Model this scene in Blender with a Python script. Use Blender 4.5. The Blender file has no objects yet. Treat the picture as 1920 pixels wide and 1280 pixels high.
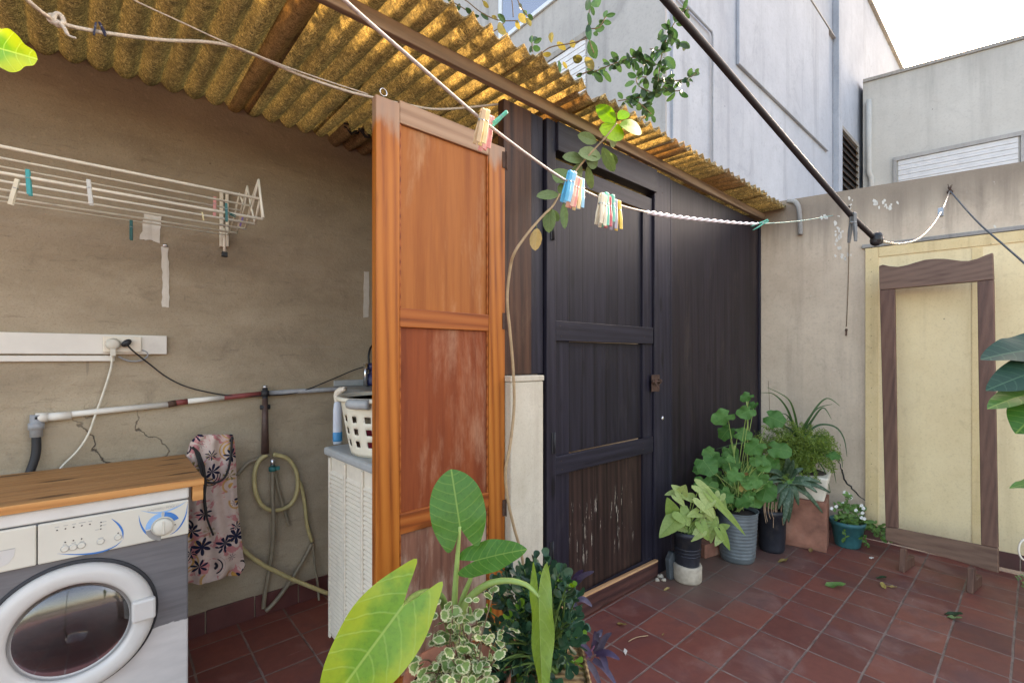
import bpy, math, random
from mathutils import Vector as V, Matrix, noise as mnoise
R = random.Random(7)
SC = bpy.context.scene
COL = SC.collection
PI = math.pi
# ---------------------------------------------------------------- camera frame used to survey the photograph
A0 = math.radians(48.7); CA = math.cos(A0); SA = math.sin(A0); F0 = 865.0; H0 = 1.32
FWD = V((CA, SA, 0)); RGT = V((SA, -CA, 0)); EYE = V((0, 0, H0))
def ray(u, v): return FWD + RGT*((u-960)/F0) + V((0, 0, (668-v)/F0))
def w(u, v, d): return EYE + ray(u, v)*d
def onP(u, v, p, n):
    r = ray(u, v); return EYE + r*((p-EYE).dot(n)/r.dot(n))
def onX(u, v, x): return onP(u, v, V((x, 0, 0)), V((1, 0, 0)))
def onY(u, v, y): return onP(u, v, V((0, y, 0)), V((0, 1, 0)))
def onZ(u, v, z=0): return onP(u, v, V((0, 0, z)), V((0, 0, 1)))
def dep(p): return (V(p)-EYE).dot(FWD)
WP = V((4.10, 1.53, 0)); WE = V((.09, -.996, 0)).normalized(); WN = V((-WE.y*-1, 0, 0))
WN = V((WE.y, -WE.x, 0)).normalized()          # wall normal towards the courtyard
def onW(u, v, off=0): return onP(u, v, WP+WN*off, WN)
def wt(p): return (V(p)-WP).dot(WE)

# ---------------------------------------------------------------- mesh builder
class MB:
    def __init__(s): s.v=[]; s.f=[]; s.m=[]; s.sm=[]; s.uv=None; s.at=None
    def add(s, vs, fs, mi=0, sm=False):
        o=len(s.v); s.v += [V(p) for p in vs]
        for f in fs: s.f.append([i+o for i in f]); s.m.append(mi); s.sm.append(sm)
        return s
    def obox(s, c, ax, ay, az, mi=0):
        c=V(c); ax=V(ax); ay=V(ay); az=V(az)
        if ax.cross(ay).dot(az) < 0: ax=-ax
        vs=[c+ax*i+ay*j+az*k for k in(-1,1) for j in(-1,1) for i in(-1,1)]
        return s.add(vs, [(0,2,3,1),(4,5,7,6),(0,1,5,4),(2,6,7,3),(0,4,6,2),(1,3,7,5)], mi)
    def box(s, x0,x1,y0,y1,z0,z1, mi=0):
        return s.obox(((x0+x1)/2,(y0+y1)/2,(z0+z1)/2),(abs(x1-x0)/2,0,0),(0,abs(y1-y0)/2,0),(0,0,abs(z1-z0)/2),mi)
    def prism(s, poly, d, mi=0, sm=False):      # poly: list of points (planar), extruded by d
        n=len(poly); d=V(d); P=[V(p) for p in poly]
        nn=V((0,0,0))
        for i in range(n): nn += P[i].cross(P[(i+1)%n])
        if nn.dot(d) > 0: P=P[::-1]
        fs=[tuple(range(n)), tuple(range(2*n-1,n-1,-1))]+[((i+1)%n,i,i+n,(i+1)%n+n) for i in range(n)]
        return s.add(P+[p+d for p in P], fs, mi, sm)
    def tube(s, pts, r, n=8, mi=0, caps=True, closed=False):
        P=[V(p) for p in pts]; m=len(P)
        rr=r if isinstance(r,(list,tuple)) else [r]*m
        t0=(P[1]-P[0]).normalized(); a=t0.orthogonal().normalized(); vs=[]
        for i in range(m):
            if closed: t=(P[(i+1)%m]-P[i-1])
            else: t=P[min(i+1,m-1)]-P[max(i-1,0)]
            t.normalize(); a=(a-t*a.dot(t)); a.normalize(); b=t.cross(a)
            for k in range(n):
                q=2*PI*k/n; vs.append(P[i]+(a*math.cos(q)+b*math.sin(q))*rr[i])
        fs=[]
        for i in range(m if closed else m-1):
            j=(i+1)%m
            for k in range(n): fs.append((i*n+k,i*n+(k+1)%n,j*n+(k+1)%n,j*n+k))
        if caps and not closed: fs += [tuple(range(n-1,-1,-1)), tuple((m-1)*n+k for k in range(n))]
        return s.add(vs, fs, mi, True)
    def lathe(s, c, prof, n=32, ax=(0,0,1), mi=0, sq=1.0, sm=True):
        c=V(c); ax=V(ax).normalized(); a=ax.orthogonal().normalized()
        if abs(ax.z)>.9: a=V((1,0,0))
        b=ax.cross(a); vs=[]
        for r,z in prof:
            for k in range(n):
                q=2*PI*k/n; vs.append(c+ax*z+(a*math.cos(q)+b*math.sin(q)*sq)*r)
        fs=[]
        for i in range(len(prof)-1):
            for k in range(n): fs.append((i*n+k,i*n+(k+1)%n,(i+1)*n+(k+1)%n,(i+1)*n+k))
        if prof[0][0]>1e-5: fs.append(tuple(range(n-1,-1,-1)))
        if prof[-1][0]>1e-5: fs.append(tuple((len(prof)-1)*n+k for k in range(n)))
        return s.add(vs, fs, mi, sm)
    def grid(s, fn, nu, nv, mi=0, sm=True):
        vs=[fn(i/nu, j/nv) for j in range(nv+1) for i in range(nu+1)]
        return s.add(vs, [(j*(nu+1)+i, j*(nu+1)+i+1,(j+1)*(nu+1)+i+1,(j+1)*(nu+1)+i) for j in range(nv) for i in range(nu)], mi, sm)
    # a leaf: attach point a, tip t, facing n, width wd, outline of the right half in (x,y)
    def leaf(s, a, t, n, wd, out, cen=(0,0), K=3, fold=.12, droop=.1, ripple=0, mi=0, rnd=None, ph=0):
        if s.uv is None: s.uv=[]; s.at=[]
        a=V(a); t=V(t); y=t-a; L=y.length; y.normalize(); x=y.cross(V(n)); 
        if x.length<1e-4: x=y.orthogonal()
        x.normalize(); z=x.cross(y)
        o=[(px,py) for px,py in out]; full=o+[(-px,py) for px,py in reversed(o[1:-1])]
        N=len(full); rnd=R.random() if rnd is None else rnd
        pts=[cen]; rim=[0.]
        for k in range(1,K+1):
            r=k/K
            for px,py in full: pts.append((cen[0]+(px-cen[0])*r, cen[1]+(py-cen[1])*r)); rim.append(r)
        vs=[]
        for i,(px,py) in enumerate(pts):
            zz = fold*abs(px)*wd/2 - droop*L*max(0,py)**2 - droop*.6*L*min(0,py)**2
            if ripple: zz += ripple*L*rim[i]*math.sin(py*11+ph+(2 if px>0 else 0))*abs(px)
            vs.append(a+y*(py*L)+x*(px*wd/2)+z*zz)
        fs=[]
        for k in range(N):
            fs.append((0,1+(k+1)%N,1+k))
        for r in range(K-1):
            for k in range(N):
                b=1+r*N; fs.append((b+k,b+(k+1)%N,b+N+(k+1)%N,b+N+k))
        o0=len(s.v)
        while len(s.uv)<o0: s.uv.append((0,0)); s.at.append((0,0,0,1))
        s.add(vs, fs, mi, True)
        for i,(px,py) in enumerate(pts): s.uv.append((px,py)); s.at.append((rim[i],rnd,L,1))
        return s
    def strap(s, pts, wd, n, mi=0, rnd=None, fold=.2):
        if s.uv is None: s.uv=[]; s.at=[]
        P=[V(p) for p in pts]; m=len(P); rnd=R.random() if rnd is None else rnd
        o0=len(s.v)
        while len(s.uv)<o0: s.uv.append((0,0)); s.at.append((0,0,0,1))
        vs=[]; q=[]; L=sum((P[i+1]-P[i]).length for i in range(m-1))
        for i in range(m):
            t=(P[min(i+1,m-1)]-P[max(i-1,0)]).normalized(); x=t.cross(V(n)); 
            if x.length<1e-4: x=t.orthogonal()
            x.normalize(); z=x.cross(t); f=i/(m-1); ww=wd(f)/2
            for k in(-1,0,1): vs.append(P[i]+x*ww*k+z*abs(k)*ww*fold); q.append((k,f))
        fs=[]
        for i in range(m-1):
            for k in range(2): fs.append((i*3+k,i*3+k+1,i*3+4+k,i*3+3+k))
        s.add(vs,fs,mi,True)
        for a in q: s.uv.append(a); s.at.append((abs(a[0]),rnd,L,1))
        return s
    def build(s, name, mats, parent=None, bevel=0, loc=None, label=None, cat=None, group=None, kind=None, autosm=False):
        me=bpy.data.meshes.new(name)
        if parent is not None:
            org=worldloc(parent)
        else:
            if loc is None:
                xs=[p.x for p in s.v]; ys=[p.y for p in s.v]; zs=[p.z for p in s.v]
                loc=((min(xs)+max(xs))/2,(min(ys)+max(ys))/2,min(zs))
            org=V(loc)
        me.from_pydata([tuple(p-org) for p in s.v], [], s.f)
        if not isinstance(mats,(list,tuple)): mats=[mats]
        for m in mats: me.materials.append(m)
        me.polygons.foreach_set('material_index', s.m); me.polygons.foreach_set('use_smooth', s.sm)
        if s.uv is not None:
            while len(s.uv)<len(s.v): s.uv.append((0,0)); s.at.append((0,0,0,1))
            ul=me.uv_layers.new(name='uv')
            for l in me.loops: ul.data[l.index].uv=s.uv[l.vertex_index]
            ca=me.color_attributes.new('leafc','FLOAT_COLOR','POINT')
            for i,c in enumerate(s.at): ca.data[i].color=c
        me.update()
        o=bpy.data.objects.new(name, me); COL.objects.link(o)
        if parent is not None: o.parent=parent
        else: o.location=org
        if bevel:
            b=o.modifiers.new('bevel','BEVEL'); b.width=bevel; b.segments=2; b.limit_method='ANGLE'
        tag(o,label,cat,group,kind); return o
def worldloc(o):
    p=V((0,0,0))
    while o is not None: p+=o.location; o=o.parent
    return p
def tag(o,label=None,cat=None,group=None,kind=None):
    for k,x in(('label',label),('category',cat),('group',group),('kind',kind)):
        if x: o[k]=x
def thing(name,label,cat,loc,group=None):
    o=bpy.data.objects.new(name,None); COL.objects.link(o); o.location=V(loc); o.empty_display_size=.05
    tag(o,label,cat,group); return o
def cr(P, n=8, closed=False):       # Catmull-Rom
    P=[V(p) for p in P]; m=len(P); out=[]
    for i in range(m if closed else m-1):
        if closed: a,b,c,d=P[i-1],P[i],P[(i+1)%m],P[(i+2)%m]
        else: a,b,c,d=P[max(i-1,0)],P[i],P[i+1],P[min(i+2,m-1)]
        for k in range(n):
            t=k/n; out.append(.5*((2*b)+(c-a)*t+(2*a-5*b+4*c-d)*t*t+(3*b-a-3*c+d)*t**3))
    if not closed: out.append(P[-1])
    return out

# ---------------------------------------------------------------- material helpers
class NT:
    def __init__(s, name):
        s.mat=bpy.data.materials.new(name); s.mat.use_nodes=True; s.t=s.mat.node_tree; s.t.nodes.clear()
        s.out=s.t.nodes.new('ShaderNodeOutputMaterial')
    def n(s, ty, ins={}, **pr):
        nd=s.t.nodes.new('ShaderNode'+ty)
        for k,x in pr.items(): setattr(nd,k,x)
        for k,x in ins.items(): s.set(nd.inputs[k],x)
        return nd
    def set(s, sock, x):
        if isinstance(x, bpy.types.NodeSocket): s.t.links.new(x, sock)
        elif isinstance(x, bpy.types.Node): s.t.links.new(x.outputs[0], sock)
        else:
            if isinstance(x,tuple) and len(x)==3 and sock.type=='RGBA': x=x+(1,)
            sock.default_value=x
    def m(s, op, a, b=0., c=0., clamp=False):
        return s.n('Math',{0:a,1:b,2:c},operation=op,use_clamp=clamp).outputs[0]
    def mix(s, f, a, b, bt='MIX'):
        return s.n('Mix',{0:f,6:a,7:b},data_type='RGBA',blend_type=bt,clamp_factor=True).outputs[2]
    def ramp(s, f, st, interp='LINEAR'):
        nd=s.n('ValToRGB',{0:f}); cr_=nd.color_ramp; cr_.interpolation=interp
        while len(cr_.elements)<len(st): cr_.elements.new(.5)
        for e,(p,c) in zip(cr_.elements,st):
            e.position=p; e.color=(c,c,c,1) if isinstance(c,(int,float)) else tuple(c)+(1,)
        return nd.outputs[0]
    def step(s, f, a, b): 
        return s.n('MapRange',{0:f,1:a,2:b,3:0.,4:1.},interpolation_type='SMOOTHSTEP').outputs[0]
    def noise(s, vec, sc, det=4, rough=.55, dist=0., o=0):
        return s.n('TexNoise',{'Vector':vec,'Scale':sc,'Detail':det,'Roughness':rough,'Distortion':dist}).outputs[o]
    def obj(s): return s.n('TexCoord').outputs['Object']
    def pos(s): return s.n('NewGeometry').outputs['Position']
    def map(s, vec, scale=(1,1,1), loc=(0,0,0), rot=(0,0,0)):
        return s.n('Mapping',{'Vector':vec,'Scale':scale,'Location':loc,'Rotation':rot}).outputs[0]
    def bump(s, h, st=.3, d=.01): return s.n('Bump',{'Height':h,'Strength':st,'Distance':d}).outputs[0]
    def sep(s, vec):
        n=s.n('SeparateXYZ',{0:vec}); return n.outputs[0],n.outputs[1],n.outputs[2]
    def pbr(s, col, rough=.6, metal=0., bump=None, spec=.4, **kw):
        i={'Base Color':col,'Roughness':rough,'Metallic':metal,'Specular IOR Level':spec}
        if bump is not None: i['Normal']=bump
        i.update(kw); p=s.n('BsdfPrincipled',i); s.t.links.new(p.outputs[0], s.out.inputs[0]); return p
    def end(s, sh): s.t.links.new(sh.outputs[0] if isinstance(sh,bpy.types.Node) else sh, s.out.inputs[0]); return s.mat

def simple(name, col, rough=.5, metal=0., var=.15, sc=30., bump=.1, dirt=0., dirtcol=(.08,.06,.045)):
    t=NT(name); c=t.obj(); nz=t.noise(c,sc,5); lo=tuple(x*(1-var) for x in col); hi=tuple(min(1,x*(1+var)) for x in col)
    k=t.ramp(nz,[(.3,lo),(.7,hi)])
    if dirt: 
        d=t.step(t.noise(c,sc*.35,6,.65),.52,.75); k=t.mix(t.m('MULTIPLY',d,dirt),k,dirtcol)
    t.pbr(k, t.m('ADD',t.m('MULTIPLY',nz,.2),rough-.1), metal, t.bump(nz,bump,.004)); return t.mat

def wood(name, c1, c2, dark, axis='z', wear=None, wearamt=0., rough=.55, knots=.6, sc=1., wearlo=.5, bumps=.25, chips=None, planks=None, streak=1.0, spec=.4, top=None):
    t=NT(name); g=t.n('NewGeometry'); c=t.obj(); ri=g.outputs['Random Per Island']
    off=t.n('CombineXYZ',{0:t.m('MULTIPLY',ri,7.3),1:t.m('MULTIPLY',ri,13.1),2:t.m('MULTIPLY',ri,5.7)})
    v=t.n('VectorMath',{0:c,1:off.outputs[0]},operation='ADD').outputs[0]
    al,ac=1.3*sc,22.*sc
    S={'x':(al,ac,ac),'y':(ac,al,ac),'z':(ac,ac,al)}[axis]
    vm=t.map(v,S)
    big=t.noise(vm,1.,3,.5,.6); fine=t.noise(vm,4.5,5,.7)
    Sw={'x':(.45,15,15),'y':(15,.45,15),'z':(15,15,.45)}[axis]
    wv=t.n('TexWave',{'Vector':t.map(v,tuple(q*sc for q in Sw)),'Scale':1.,'Distortion':4.5,'Detail':3.,'Detail Scale':.7},wave_type='BANDS',bands_direction='DIAGONAL').outputs['Fac']
    f=t.m('ADD',t.m('MULTIPLY',big,.45),t.m('ADD',t.m('MULTIPLY',wv,.3*streak),t.m('MULTIPLY',fine,.3)))
    col=t.ramp(f,[(.28,dark),(.45,c1),(.72,c2)])
    if planks:          # repeating boards in a panel: a tone per board and a groove between boards
        ax,pw=planks; co=t.sep(c)['xyz'.index(ax)]; q=t.m('DIVIDE',co,pw); fr=t.m('FRACT',q); fl=t.m('FLOOR',q)
        wn=t.n('TexWhiteNoise',{'W':fl},noise_dimensions='1D').outputs[0]
        col=t.mix(t.m('MULTIPLY',wn,.35),col,dark)
        ed=t.m('MINIMUM',fr,t.m('SUBTRACT',1.,fr)); gr=t.step(ed,.006,.028)
        col=t.mix(gr,tuple(x*.3 for x in dark),col)
    vs={'x':(4,14,14),'y':(14,4,14),'z':(14,14,4)}[axis]
    if knots:
        vo=t.n('TexVoronoi',{'Vector':t.map(v,tuple(q*.55 for q in vs)),'Scale':1.,'Randomness':1.}).outputs['Distance']
        kn=t.m('SUBTRACT',1.,t.step(vo,.07,.16)); col=t.mix(t.m('MULTIPLY',kn,knots),col,tuple(x*.25 for x in dark))
    if wear is not None:
        wn=t.noise(t.map(v,{'x':(1.5,5,5),'y':(5,1.5,5),'z':(6,6,1.7)}[axis]),1.,8,.68,.3)
        wf=t.m('MULTIPLY',t.step(t.m('ADD',wn,t.m('MULTIPLY',fine,.12)),wearlo,wearlo+.22),wearamt); col=t.mix(wf,col,wear)
    if top is not None:
        z_=t.sep(c)[2]; tf_=t.step(t.m('ADD',z_,t.m('MULTIPLY',t.m('SUBTRACT',t.noise(t.map(v,(14,14,3)),1.,5,.6),.5),.22)),top[1]-.03,top[1]+.03); col=t.mix(t.m('MULTIPLY',tf_,top[2]),col,top[0])
    if chips is not None:
        zz=t.sep(c)[2]; zm=t.m('MULTIPLY',t.step(zz,chips[1],chips[1]+.1),t.m('SUBTRACT',1.,t.step(zz,chips[2]-.12,chips[2])))
        cn=t.step(t.noise(t.map(c,(45,45,5)),1.,5,.7),.6,.65); col=t.mix(t.m('MULTIPLY',cn,t.m('MULTIPLY',zm,.9)),col,chips[0])
    h=t.m('ADD',t.m('MULTIPLY',fine,.6),t.m('MULTIPLY',big,.4))
    if planks: h=t.m('ADD',t.m('MULTIPLY',h,.3),gr)
    t.pbr(col, t.m('ADD',rough-.1,t.m('MULTIPLY',fine,.25)),0.,t.bump(h,bumps,.006),spec); return t.mat

def plaster(name, c1, c2, stain, sc=1., streak=.3, stainamt=.5, white=0., rough=.9, bumps=.25, topstain=None, flake=0.):
    t=NT(name); c=t.pos()
    a=t.noise(c,1.6*sc,7,.6,.4); b=t.noise(c,9*sc,6,.65); f=t.noise(c,70*sc,4,.6)
    col=t.ramp(t.m('ADD',t.m('MULTIPLY',a,.7),t.m('MULTIPLY',b,.3)),[(.35,c1),(.65,c2)])
    st=t.noise(t.map(c,(7*sc,7*sc,.5*sc)),1.,6,.65)
    col=t.mix(t.m('MULTIPLY',t.step(st,.48,.72),streak),col,stain)
    bl=t.noise(c,3.1*sc,8,.7,1.2); col=t.mix(t.m('MULTIPLY',t.step(bl,.55,.75),stainamt),col,stain)
    if topstain:
        z0,z1,am=topstain; zz=t.sep(c)[2]; zn=t.m('ADD',zz,t.m('MULTIPLY',t.m('SUBTRACT',st,.5),1.2*(z1-z0)))
        col=t.mix(t.m('MULTIPLY',t.step(zn,z0,z1),am),col,tuple(x*.45 for x in stain))
    col=t.mix(t.m('MULTIPLY',t.step(f,.5,.7),.22),col,stain); m2=t.noise(c,28*sc,6,.75); col=t.mix(t.m('MULTIPLY',t.step(m2,.55,.68),.25),col,stain)
    h=t.m('ADD',t.m('MULTIPLY',b,.6),t.m('MULTIPLY',f,.35))
    if flake:
        fl=t.step(t.noise(c,14*sc,6,.75,.6),.66,.69); col=t.mix(t.m('MULTIPLY',fl,flake),col,(.75,.73,.68))
    dots=t.n('TexVoronoi',{'Vector':c,'Scale':5.*sc}).outputs['Distance']
    col=t.mix(t.m('MULTIPLY',t.m('SUBTRACT',1.,t.step(dots,.018,.03)),.7),col,(.03,.025,.02))
    t.pbr(col,rough,0.,t.bump(h,bumps,.008),.2); return t.mat

def leafmat(name, base, light, vein=None, veinamt=.5, edge=None, edgelo=.7, trans=.35, rough=.42, side=7., yellow=None, spots=None):
    t=NT(name); at=t.n('VertexColor',layer_name='leafc'); sp=t.n('SeparateColor',{0:at.outputs[0]}); rim,rnd=sp.outputs[0],sp.outputs[1]
    uv=t.n('UVMap',uv_map='uv').outputs[0]; x,y,_=t.sep(uv); ax=t.m('ABSOLUTE',x); c=t.obj()
    nz=t.noise(c,14,4); k=t.m('ADD',t.m('MULTIPLY',rnd,.65),t.m('MULTIPLY',nz,.35))
    col=t.ramp(k,[(.2,base),(.8,light)])
    n6=t.noise(c,70,5,.7); col=t.mix(t.m('MULTIPLY',t.step(n6,.45,.7),.4),col,tuple(x*.62 for x in base)); bm=t.step(t.noise(c,26,6,.75,.5),.66,.72); col=t.mix(t.m('MULTIPLY',bm,.6),col,(.2,.13,.05))
    if yellow: col=t.mix(t.m('MULTIPLY',t.step(t.m('ADD',t.m('MULTIPLY',rim,.6),nz),.75,1.15),yellow[1]),col,yellow[0])
    bh=nz
    if vein:
        mid=t.m('SUBTRACT',1.,t.step(ax,.012,.045))
        q=t.m('FRACT',t.m('ADD',t.m('SUBTRACT',t.m('MULTIPLY',y,side),t.m('MULTIPLY',t.m('POWER',ax,1.5),side*.3)),t.m('MULTIPLY',t.noise(c,30,2),.35)))
        sv=t.m('SUBTRACT',1.,t.step(t.m('ABSOLUTE',t.m('SUBTRACT',q,.5)),.0,.1))
        vv=t.m('MAXIMUM',mid,t.m('MULTIPLY',sv,.5)); col=t.mix(t.m('MULTIPLY',vv,veinamt),col,vein); bh=t.m('SUBTRACT',nz,vv)
    if spots: col=t.mix(t.m('MULTIPLY',t.step(t.noise(t.map(c,spots[2]),1.,4,.6),.52,.6),spots[1]),col,spots[0])
    if edge: col=t.mix(t.step(t.m('ADD',rim,t.m('MULTIPLY',t.m('SUBTRACT',t.noise(c,110,3),.5),.9)),edgelo,edgelo+.14),col,edge)
    p=t.n('BsdfPrincipled',{'Base Color':col,'Roughness':rough,'Specular IOR Level':.4,'Normal':t.bump(bh,.25,.003)})
    tr=t.n('BsdfTranslucent',{'Color':t.mix(.5,col,(.45,.75,.05),'MULTIPLY') if False else t.n('HueSaturation',{'Color':col,'Saturation':1.15,'Value':1.15}).outputs[0]})
    return t.end(t.n('MixShader',{0:trans,1:p.outputs[0],2:tr.outputs[0]}))
# ================================================================ materials
M={}
def mk(k, m): M[k]=m; return m
def floor_mat():
    t=NT('terracotta_tiles'); c=t.pos(); x,y,z=t.sep(c)
    wob=t.m('MULTIPLY',t.m('SUBTRACT',t.noise(c,9,3),.5),.03)
    u=t.m('ADD',t.m('DIVIDE',t.m('SUBTRACT',x,1.948),.209),wob); v=t.m('ADD',t.m('DIVIDE',t.m('SUBTRACT',y,1.089),.2035),wob)
    fu,fv=t.m('FRACT',u),t.m('FRACT',v)
    ed=t.m('MINIMUM',t.m('MINIMUM',fu,t.m('SUBTRACT',1.,fu)),t.m('MINIMUM',fv,t.m('SUBTRACT',1.,fv)))
    gw=t.noise(c,25,3); tile=t.step(t.m('ADD',ed,t.m('MULTIPLY',t.m('SUBTRACT',gw,.5),.018)),.013,.026)
    wn=t.n('TexWhiteNoise',{'Vector':t.n('CombineXYZ',{0:t.m('FLOOR',u),1:t.m('FLOOR',v)}).outputs[0]},noise_dimensions='2D').outputs[0]
    n1=t.noise(c,3.2,8,.65,.5); n2=t.noise(c,22,6,.7); n3=t.noise(c,110,3)
    base=t.ramp(t.m('ADD',t.m('MULTIPLY',wn,.45),t.m('MULTIPLY',n2,.55)),[(.2,(.125,.037,.03)),(.5,(.19,.054,.04)),(.85,(.265,.082,.055))])
    base=t.mix(t.m('MULTIPLY',t.step(n1,.5,.72),.5),base,(.33,.19,.155))
    base=t.mix(t.m('MULTIPLY',t.step(t.noise(c,2.1,6,.6,.8),.52,.7),.35),base,(.11,.06,.07))
    scr=t.noise(t.map(c,(6,55,1),(0,0,0),(0,0,.7)),1.,4,.6); base=t.mix(t.m('MULTIPLY',t.step(scr,.66,.75),.25),base,(.42,.3,.26))
    stn=t.step(t.noise(c,1.7,8,.7,1.),.5,.66); base=t.mix(t.m('MULTIPLY',stn,.4),base,(.085,.04,.045))
    chip=t.m('MULTIPLY',t.m('SUBTRACT',1.,t.step(ed,.02,.075)),t.step(t.noise(c,38,5,.7),.6,.66)); base=t.mix(t.m('MULTIPLY',chip,.6),base,(.3,.17,.13))
    gcol=t.ramp(t.noise(c,12,5,.7),[(.3,(.085,.058,.048)),(.7,(.27,.195,.165))]); col=t.mix(tile,gcol,base)
    # dust along the shed wall and pots, deepened to paint in contact shade
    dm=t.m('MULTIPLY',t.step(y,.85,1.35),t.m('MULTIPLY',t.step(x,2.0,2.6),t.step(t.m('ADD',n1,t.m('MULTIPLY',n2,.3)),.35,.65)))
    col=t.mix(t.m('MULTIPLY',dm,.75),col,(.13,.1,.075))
    wn2=t.n('TexWhiteNoise',{'Vector':t.n('CombineXYZ',{0:t.m('FLOOR',u),1:t.m('FLOOR',v),2:3.}).outputs[0]},noise_dimensions='3D').outputs['Color']; r1,r2,_r=t.sep(wn2)
    tl=t.m('ADD',t.m('MULTIPLY',fu,t.m('SUBTRACT',r1,.5)),t.m('MULTIPLY',fv,t.m('SUBTRACT',r2,.5)))
    h=t.m('ADD',t.m('ADD',t.m('MULTIPLY',tile,.7),t.m('MULTIPLY',tl,1.3)),t.m('MULTIPLY',n2,.25))
    t.pbr(col,t.m('ADD',.27,t.m('MULTIPLY',n1,.4)),0.,t.bump(h,.45,.004),.45); return t.mat
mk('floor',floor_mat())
mk('earth',simple('bare_earth',(.12,.1,.08),.95,sc=5))
def lwall():
    t=NT('laundry_plaster'); c=t.pos(); x,y,z=t.sep(c)
    a=t.noise(c,1.3,8,.62,.5); b=t.noise(t.map(c,(3,3,7)),1.,7,.65,.3); f=t.noise(c,85,4,.6)
    col=t.ramp(t.m('ADD',t.m('MULTIPLY',a,.55),t.m('MULTIPLY',b,.45)),[(.36,(.265,.212,.15)),(.5,(.365,.295,.208)),(.66,(.46,.38,.275))])
    up=t.step(t.m('ADD',z,t.m('MULTIPLY',a,.5)),2.1,2.5); col=t.mix(t.m('MULTIPLY',up,.35),col,(.17,.145,.12))  # upper wall darkened in its colour, shade under the roof painted in
    sp=t.noise(c,150,3,.7); col=t.mix(t.m('MULTIPLY',t.step(sp,.5,.7),.35),col,(.16,.125,.09)); s2=t.noise(c,34,6,.75); col=t.mix(t.m('MULTIPLY',t.step(s2,.54,.66),.3),col,(.44,.37,.28)); s3=t.step(t.noise(t.map(c,(9,9,60),(0,0,0),(0,.5,0)),1.,6,.7),.6,.66); col=t.mix(t.m('MULTIPLY',s3,.25),col,(.13,.1,.075))
    col=t.mix(t.m('MULTIPLY',t.step(t.noise(c,2.7,9,.72,1.5),.54,.72),.4),col,(.15,.12,.09))
    hl=t.noise(t.map(c,(1.2,1,26)),1.,4,.6); col=t.mix(t.m('MULTIPLY',t.step(hl,.58,.75),.22),col,(.4,.35,.28))
    # bare cracked patch low on the left
    low=t.m('MULTIPLY',t.m('SUBTRACT',1.,t.step(z,.95,1.16)),t.m('SUBTRACT',1.,t.step(x,.05,.45)))
    pn=t.step(t.noise(c,5,7,.7,.8),.45,.56); col=t.mix(t.m('MULTIPLY',t.m('MULTIPLY',low,pn),.6),col,(.4,.33,.24))
    cr_=t.n('TexVoronoi',{'Vector':t.n('VectorMath',{0:c,1:t.n('VectorMath',{0:t.n('TexNoise',{'Vector':c,'Scale':6.,'Detail':5.}).outputs['Color'],1:(.25,.25,.25)},operation='MULTIPLY').outputs[0]},operation='ADD').outputs[0],'Scale':3.2},feature='DISTANCE_TO_EDGE').outputs['Distance']
    ck=t.m('MULTIPLY',t.m('SUBTRACT',1.,t.step(cr_,.002,.014)),low); col=t.mix(t.m('MULTIPLY',ck,.85),col,(.05,.04,.035))
    dots=t.n('TexVoronoi',{'Vector':c,'Scale':3.6}).outputs['Distance']; dk=t.m('SUBTRACT',1.,t.step(dots,.018,.03)); col=t.mix(t.m('MULTIPLY',dk,.85),col,(.02,.018,.015))
    sc=t.step(t.noise(t.map(c,(40,40,3.5)),1.,3,.5),.72,.76); col=t.mix(t.m('MULTIPLY',sc,.35),col,(.12,.1,.08))
    h=t.m('SUBTRACT',t.m('ADD',t.m('MULTIPLY',b,.8),t.m('MULTIPLY',f,.3)),t.m('MULTIPLY',ck,1.5))
    t.pbr(col,.92,0.,t.bump(t.m('ADD',h,t.m('MULTIPLY',s2,.6)),.55,.012),.15); return t.mat
mk('lwall',lwall())
mk('rwall',plaster('courtyard_wall_render',(.53,.42,.31),(.68,.56,.425),(.33,.26,.205),1.0,.4,.45,topstain=(2.1,2.5,.75),flake=.4))
mk('cap',plaster('grey_cement',(.25,.24,.22),(.36,.34,.31),(.12,.11,.1),2.,.4,.6))
mk('bld',plaster('pale_building_render',(.31,.345,.395),(.41,.45,.5),(.21,.235,.265),.4,.45,.45,bumps=.12))  # blue tint of the lens flare put into the render colour
mk('bldd',plaster('weathered_building_render',(.33,.325,.315),(.43,.42,.405),(.2,.2,.2),.5,.6,.5,bumps=.15))
mk('bldr',plaster('cream_building_render',(.46,.45,.415),(.55,.54,.5),(.32,.31,.29),.4,.35,.3,bumps=.12,topstain=(7.0,9.0,.35)))
mk('pillar',plaster('chipped_cream_paint',(.5,.45,.35),(.6,.55,.44),(.28,.22,.16),2.2,.25,.2,flake=.3))
mk('yellow',plaster('faded_yellow_paint',(.76,.6,.34),(.85,.7,.43),(.5,.37,.2),1.3,.3,.4,rough=.7,bumps=.12))
mk('yellow2',plaster('faded_yellow_trim',(.7,.53,.27),(.8,.63,.36),(.42,.29,.15),1.9,.4,.45,rough=.7,bumps=.12))
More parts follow.
